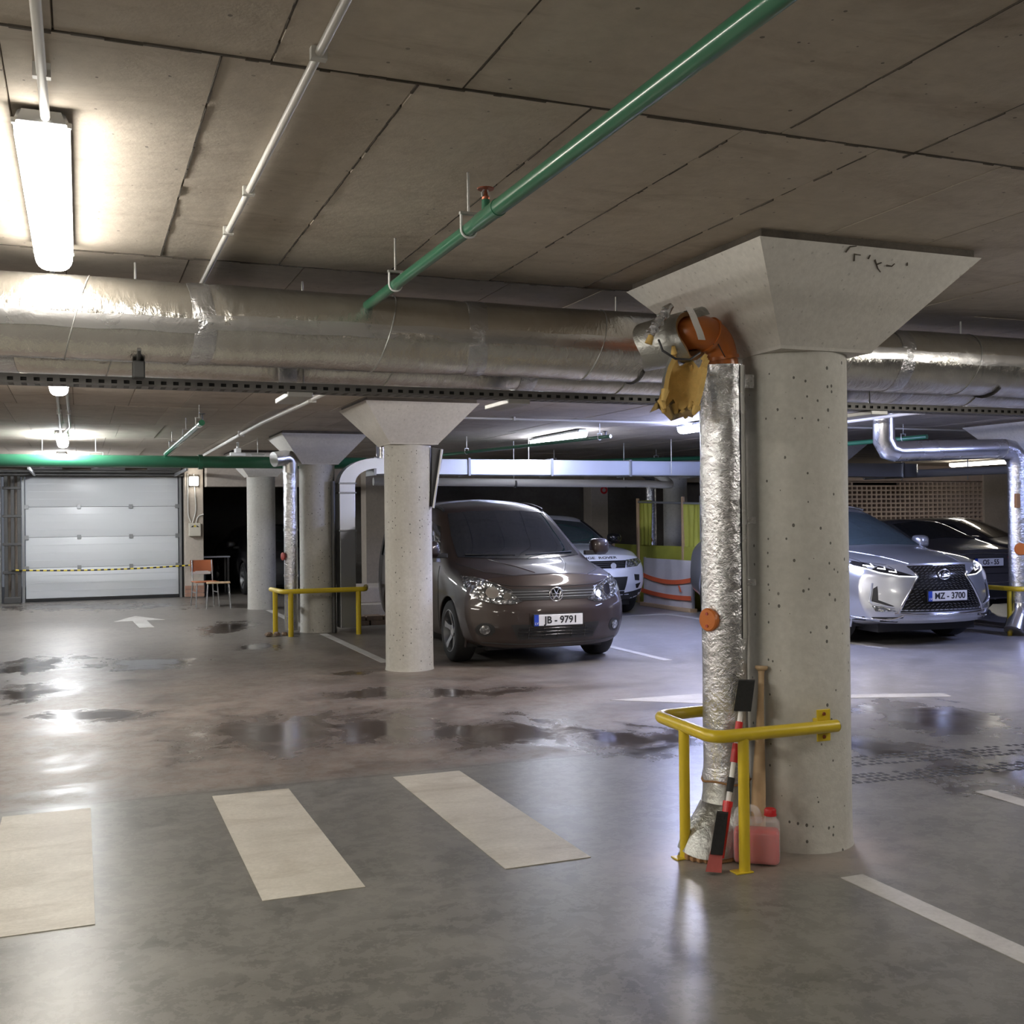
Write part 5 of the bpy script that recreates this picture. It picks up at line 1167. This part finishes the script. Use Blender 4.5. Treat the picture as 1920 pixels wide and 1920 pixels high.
for sx in (-1, 1):
    lx.line('bumper_trim', [(sx * .88, .33), (sx * .64, .315), (sx * .56, .335), (sx * .50, .368)], 'f', 'chrome', .018, .008)
    hd = lx.patch('headlight', [(sx * a, b) for a, b in ((.34, .79), (.50, .845), (.66, .905), (.80, .955), (.885, .985), (.83, .90), (.70, .845), (.52, .80))], 'f', 'black_gloss', off=0.005)
    for x, z in ((.57, .852), (.66, .885), (.75, .915)):
        lx.line('led_bar', [(sx * (x - .035), z + .012), (sx * (x - .03), z - .016), (sx * (x + .035), z - .004)], 'f', 'drl', .012, .009, hd)
    lx.line('lamp_sweep', [(sx * .35, .79), (sx * .52, .797), (sx * .70, .835), (sx * .84, .90)], 'f', 'drl', .011, .007, hd)
    fh = lx.patch('vent_recess', [(sx * a, b) for a, b in ((.735, .69), (.775, .66), (.80, .52), (.63, .462), (.60, .468), (.74, .535))], 'f', 'black', off=0.003)
    lx.line('vent_trim', [(sx * .775, .72), (sx * .815, .52), (sx * .79, .485), (sx * .60, .45)], 'f', 'paint_silver', .022, .006, fh)
    fl = lx.patch('fog_lamp', [(sx * a, b) for a, b in ((.80, .47), (.72, .458), (.57, .412), (.72, .405), (.77, .41))], 'f', 'headlight_lens', off=0.006)
    lx.patch('lower_lip', [(sx * a, b) for a, b in ((.50, .345), (.84, .345), (.86, .30), (.55, .285))], 'f', 'black', off=0.003)
    lx.line('bonnet_crease', [(sx * .36, .2), (sx * .50, .7), (sx * .62, 1.25)], 't', 'paint_silver', .014, -.002)
    lx.line('bonnet_seam', [(sx * .50, .16), (sx * .76, .5), (sx * .82, 1.2)], 't', 'black', .007, .001)
    lx.line('door_seam', [(1.55, .3), (1.5, .8), (1.6, 1.02)], 'R' if sx > 0 else 'l', 'black', .008, .001)
    lx.line('roof_rail', [(sx * .57, 2.3), (sx * .57, 4.0)], 't', 'chrome', .03, .02)
lx.plate('MZ - 3700', 0, -0.0, .575)
em = MB().tube([(.078 * math.cos(a), lx.fy(0, .81) - 0.014, .81 + .056 * math.sin(a)) for a in [2 * PI * q / 28 for q in range(28)]], 0.007, 8, closed=True).build('emblem', 'chrome', lx.root, 60, True)
ye = lx.fy(0, .81) - 0.018
MB().tube([(.005, ye, .850), (-.03, ye, .783), (.055, ye, .790)], 0.009, 8).build('emblem_stroke', 'chrome', em, None, True)
lx.patch('windscreen', [(-.74, 1.10), (-.35, 1.115), (0, 1.12), (.35, 1.115), (.74, 1.10), (.69, 1.27), (.56, 1.475), (.3, 1.52), (0, 1.53), (-.3, 1.52), (-.56, 1.475), (-.69, 1.27)], 'f', 'clear_glass', off=0.006, res=.06)
lx.both('front_window', [(1.62, 1.06), (2.15, 1.38), (2.6, 1.46), (2.7, 1.05)], 'side', 'tint_glass', off=0.004, res=.07)
lx.both('rear_window', [(2.78, 1.05), (2.68, 1.46), (3.5, 1.44), (3.75, 1.08)], 'side', 'tint_glass', off=0.004, res=.08)
lx.mirror(.95, 1.72, 1.13, 'paint_silver'); 
MB().lathe([(.03, 0), (.035, .03), (.02, .05)], (.83, .33, .335), (0, -1, 0), 14).build('bumper_sensor', 'black', lx.root, 50, True)

# ---- white crossover behind the van
k = {0.0: [(0, .26), (.64, .26), (.80, .32), (.88, .52), (.88, .74), (.80, .88), (.52, .915), (0, .925)],
     0.45: [(0, .22), (.80, .22), (.90, .32), (.945, .60), (.93, .86), (.85, .965), (.60, .99), (0, 1.0)],
     1.25: [(0, .22), (.82, .22), (.92, .32), (.955, .62), (.945, .95), (.85, 1.03), (.66, 1.06), (0, 1.08)],
     1.65: [(0, .22), (.82, .22), (.92, .32), (.955, .62), (.945, .99), (.79, 1.22), (.64, 1.31), (0, 1.35)],
     2.1: [(0, .22), (.82, .22), (.92, .32), (.955, .62), (.945, 1.0), (.73, 1.43), (.60, 1.51), (0, 1.54)],
     3.6: [(0, .22), (.82, .22), (.92, .32), (.955, .62), (.945, 1.05), (.72, 1.40), (.58, 1.47), (0, 1.50)],
     4.36: [(0, .35), (.76, .35), (.86, .40), (.90, .62), (.89, .98), (.72, 1.25), (.56, 1.32), (0, 1.36)]}
ev = Car('crossover', 'silver white crossover half hidden behind the brown van', (7.06, 14.42, 0), 0, k, [(.24, .10), (.34, .03), (.5, 0.0), (.7, .02), (.82, .05), (.92, .12)], (.34, 2.8), [(.3, .0), (1.3, .25)], (.15, 3), .955, 'paint_white', (.87, 3.53), .36, .81)
ev.wheels(5)
ge = ev.patch('upper_grille', [(-.50, .84), (.50, .84), (.46, .73), (-.46, .73)], 'f', 'black_gloss', off=0.005)
for z in (.76, .79, .815): ev.line('grille_bar', [(-.46, z), (.46, z)], 'f', 'steel_dark', .010, .008, ge)
MB().lathe([(.045, 0), (.045, .006)], (.25, ev.fy(.25, .765) - .012, .765), (0, -1, 0), 18).build('oval_badge', 'galv', ge, None, True)
for sx in (-1, 1):
    hd = ev.patch('headlight', [(sx * a, b) for a, b in ((.50, .845), (.72, .86), (.86, .875), (.83, .80), (.72, .745), (.49, .735))], 'f', 'headlight_lens', off=0.006)
    ev.patch('side_intake', [(sx * a, b) for a, b in ((.64, .63), (.76, .62), (.75, .53), (.65, .54))], 'f', 'black', off=0.004)
    ev.patch('fog_lamp', [(sx * a, b) for a, b in ((.66, .48), (.78, .50), (.72, .42), (.68, .42))], 'f', 'black_gloss', off=0.005)
    ev.patch('lower_cladding', [(sx * a, b) for a, b in ((.42, .36), (.62, .38), (.87, .42), (.87, .30), (.6, .265), (.42, .265))], 'f', 'black', off=0.005)
ev.patch('lower_grille', [(-.50, .60), (.50, .60), (.44, .40), (-.44, .40)], 'f', 'black', off=0.004)
ev.patch('lower_cladding', [(-.44, .39), (.44, .39), (.44, .265), (-.44, .265)], 'f', 'black', off=0.004)
lt = MB()
ltx = text_mesh('bonnet_lettering', 'RANGE  ROVER', 0.062, 'black', ev.root, Matrix.Identity(4), 0.002, 'CENTER', 0.001, 1.6)
for v in ltx.data.vertices:
    h = ev.cast(v.co.x, .885 + v.co.y * 0.75, 'f'); v.co = (v.co.x, h[0].y - 0.004 - v.co.z if h else 0, .885 + v.co.y * 0.75)
ev.patch('windscreen', [(-.74, 1.06), (0, 1.075), (.74, 1.06), (.70, 1.2), (.60, 1.40), (0, 1.46), (-.60, 1.40), (-.70, 1.2)], 'f', 'clear_glass', off=0.006, res=.07)
ev.patch('black_roof', [(-.56, 2.2), (.56, 2.2), (.54, 3.7), (-.54, 3.7)], 't', 'black_gloss', off=0.006, res=.12)
for sx in (-1, 1): ev.line('pillar_trim', [(sx * .80, 1.06), (sx * .74, 1.2), (sx * .63, 1.42)], 'f', 'black_gloss', .05, .003)
ev.both('side_window', [(1.6, 1.04), (2.0, 1.32), (2.5, 1.40), (3.5, 1.36), (3.6, 1.12)], 'side', 'tint_glass', off=0.004, res=.09)
ev.mirror(.93, 1.5, 1.14, 'black_gloss', .11, .085)
ev.plate('LE - 204', 0, -0.004, .50) if False else None

# ---- dark saloon seen from behind, and the cars beyond
def saloon(name, label, loc, rz, paint, plate=None, detail=True):
    k = {0.0: [(0, .22), (.60, .22), (.76, .28), (.84, .48), (.83, .62), (.74, .70), (.5, .73), (0, .745)],
         0.5: [(0, .19), (.74, .19), (.84, .28), (.885, .52), (.87, .72), (.78, .83), (.56, .87), (0, .89)],
         1.3: [(0, .19), (.76, .19), (.86, .28), (.90, .55), (.885, .82), (.80, .93), (.6, .97), (0, 1.0)],
         1.75: [(0, .19), (.76, .19), (.86, .28), (.90, .55), (.885, .86), (.72, 1.13), (.56, 1.2), (0, 1.24)],
         2.2: [(0, .19), (.76, .19), (.86, .28), (.90, .55), (.885, .87), (.66, 1.31), (.5, 1.39), (0, 1.42)],
         3.1: [(0, .19), (.76, .19), (.86, .28), (.90, .55), (.885, .89), (.65, 1.31), (.5, 1.38), (0, 1.41)],
         3.75: [(0, .19), (.76, .19), (.86, .28), (.895, .55), (.88, .91), (.74, 1.06), (.58, 1.12), (0, 1.15)],
         4.2: [(0, .22), (.76, .22), (.85, .30), (.885, .55), (.865, .86), (.76, .985), (.58, 1.02), (0, 1.03)],
         4.65: [(0, .26), (.72, .26), (.81, .34), (.85, .55), (.83, .80), (.74, .93), (.54, .965), (0, .975)]}
    c = Car(name, label, loc, rz, k, [(.2, .08), (.3, .02), (.45, 0.0), (.62, .04), (.75, .12)], (.34, 2.6), [(.25, .05), (.45, 0.0), (.62, .02), (.85, .08), (.97, .10)], (.22, 3.2), .90, paint, (.88, 3.62), .325, .77)
    c.wheels(5)
    c.patch('rear_screen', [(-.56, 1.10), (0, 1.13), (.56, 1.10), (.47, 1.33), (0, 1.37), (-.47, 1.33)], 'r', 'tint_glass', off=0.006, res=.08)
    c.patch('windscreen', [(-.66, 1.02), (0, 1.04), (.66, 1.02), (.50, 1.33), (0, 1.38), (-.50, 1.33)], 'f', 'tint_glass', off=0.006, res=.08)
    c.both('side_window', [(1.6, .95), (2.1, 1.27), (2.7, 1.32), (3.3, 1.27), (3.75, 1.0)], 'side', 'tint_glass', off=0.004, res=.09)
    for sx in (-1, 1):
        c.patch('tail_lamp', [(sx * a, b) for a, b in ((.47, .74), (.80, .76), (.80, .88), (.66, .91), (.45, .86))], 'r', 'tail_red', off=0.006, res=.06)
        c.patch('headlight', [(sx * a, b) for a, b in ((.40, .60), (.74, .64), (.80, .70), (.60, .70), (.42, .67))], 'f', 'headlight_lens', off=0.006, res=.06)
    c.patch('plate_recess', [(-.33, .71), (.33, .71), (.36, .90), (-.36, .90)], 'r', paint, off=0.004, res=.08)
    c.line('boot_trim', [(-.45, .905), (0, .915), (.45, .905)], 'r', 'chrome', .025, .008)
    c.line('bumper_seam', [(-.8, .62), (0, .63), (.8, .62)], 'r', 'black', .01, .002)
    c.line('bumper_trim', [(-.7, .50), (0, .50), (.7, .50)], 'r', 'chrome', .014, .004)
    c.patch('lower_bumper', [(-.66, .40), (.66, .40), (.6, .285), (-.6, .285)], 'r', 'black', off=0.004, res=.08)
    c.patch('front_grille', [(-.38, .66), (.38, .66), (.34, .50), (-.34, .50)], 'f', 'black', off=0.004, res=.06)
    c.mirror(.88, 1.55, 1.0, paint, .09, .07)
    if plate: c.plate(plate, 0, 4.645, .79, rear=True)
    return c
sal = saloon('saloon_car', 'dark grey saloon seen from behind beyond the silver crossover', (12.0, 16.6, 0), PI, 'paint_grey', 'OS - 55')
def recolour_copy(src, name, label, loc, rz, paint):
    r = copy_tree(src.root); r.name = name; r.location = loc; r.rotation_euler = (0, 0, rz); r['label'] = label
    for ch in r.children:
        if ch.data and ch.data.materials and ch.data.materials[0] == M(src.paint):
            ch.data = ch.data.copy(); ch.data.materials[0] = M(paint)
        if ch.name.startswith('licence_plate'):
            for g_ in list(ch.children): bpy.data.objects.remove(g_)
            bpy.data.objects.remove(ch)
    return r
recolour_copy(sal, 'saloon_car', 'grey saloon with a bright roof edge behind the dark grey one at the right', (16.9, 14.6, 0), 0.42, 'paint_grey')
recolour_copy(sal, 'saloon_car', 'black saloon in the unlit recess behind the orange chair', (3.95, 21.6, 0), 0.06, 'paint_dark')
recolour_copy(sal, 'saloon_car', 'black saloon in the dark gap right of the rectangular duct', (6.3, 22.9, 0), 1.2, 'paint_dark') if False else None
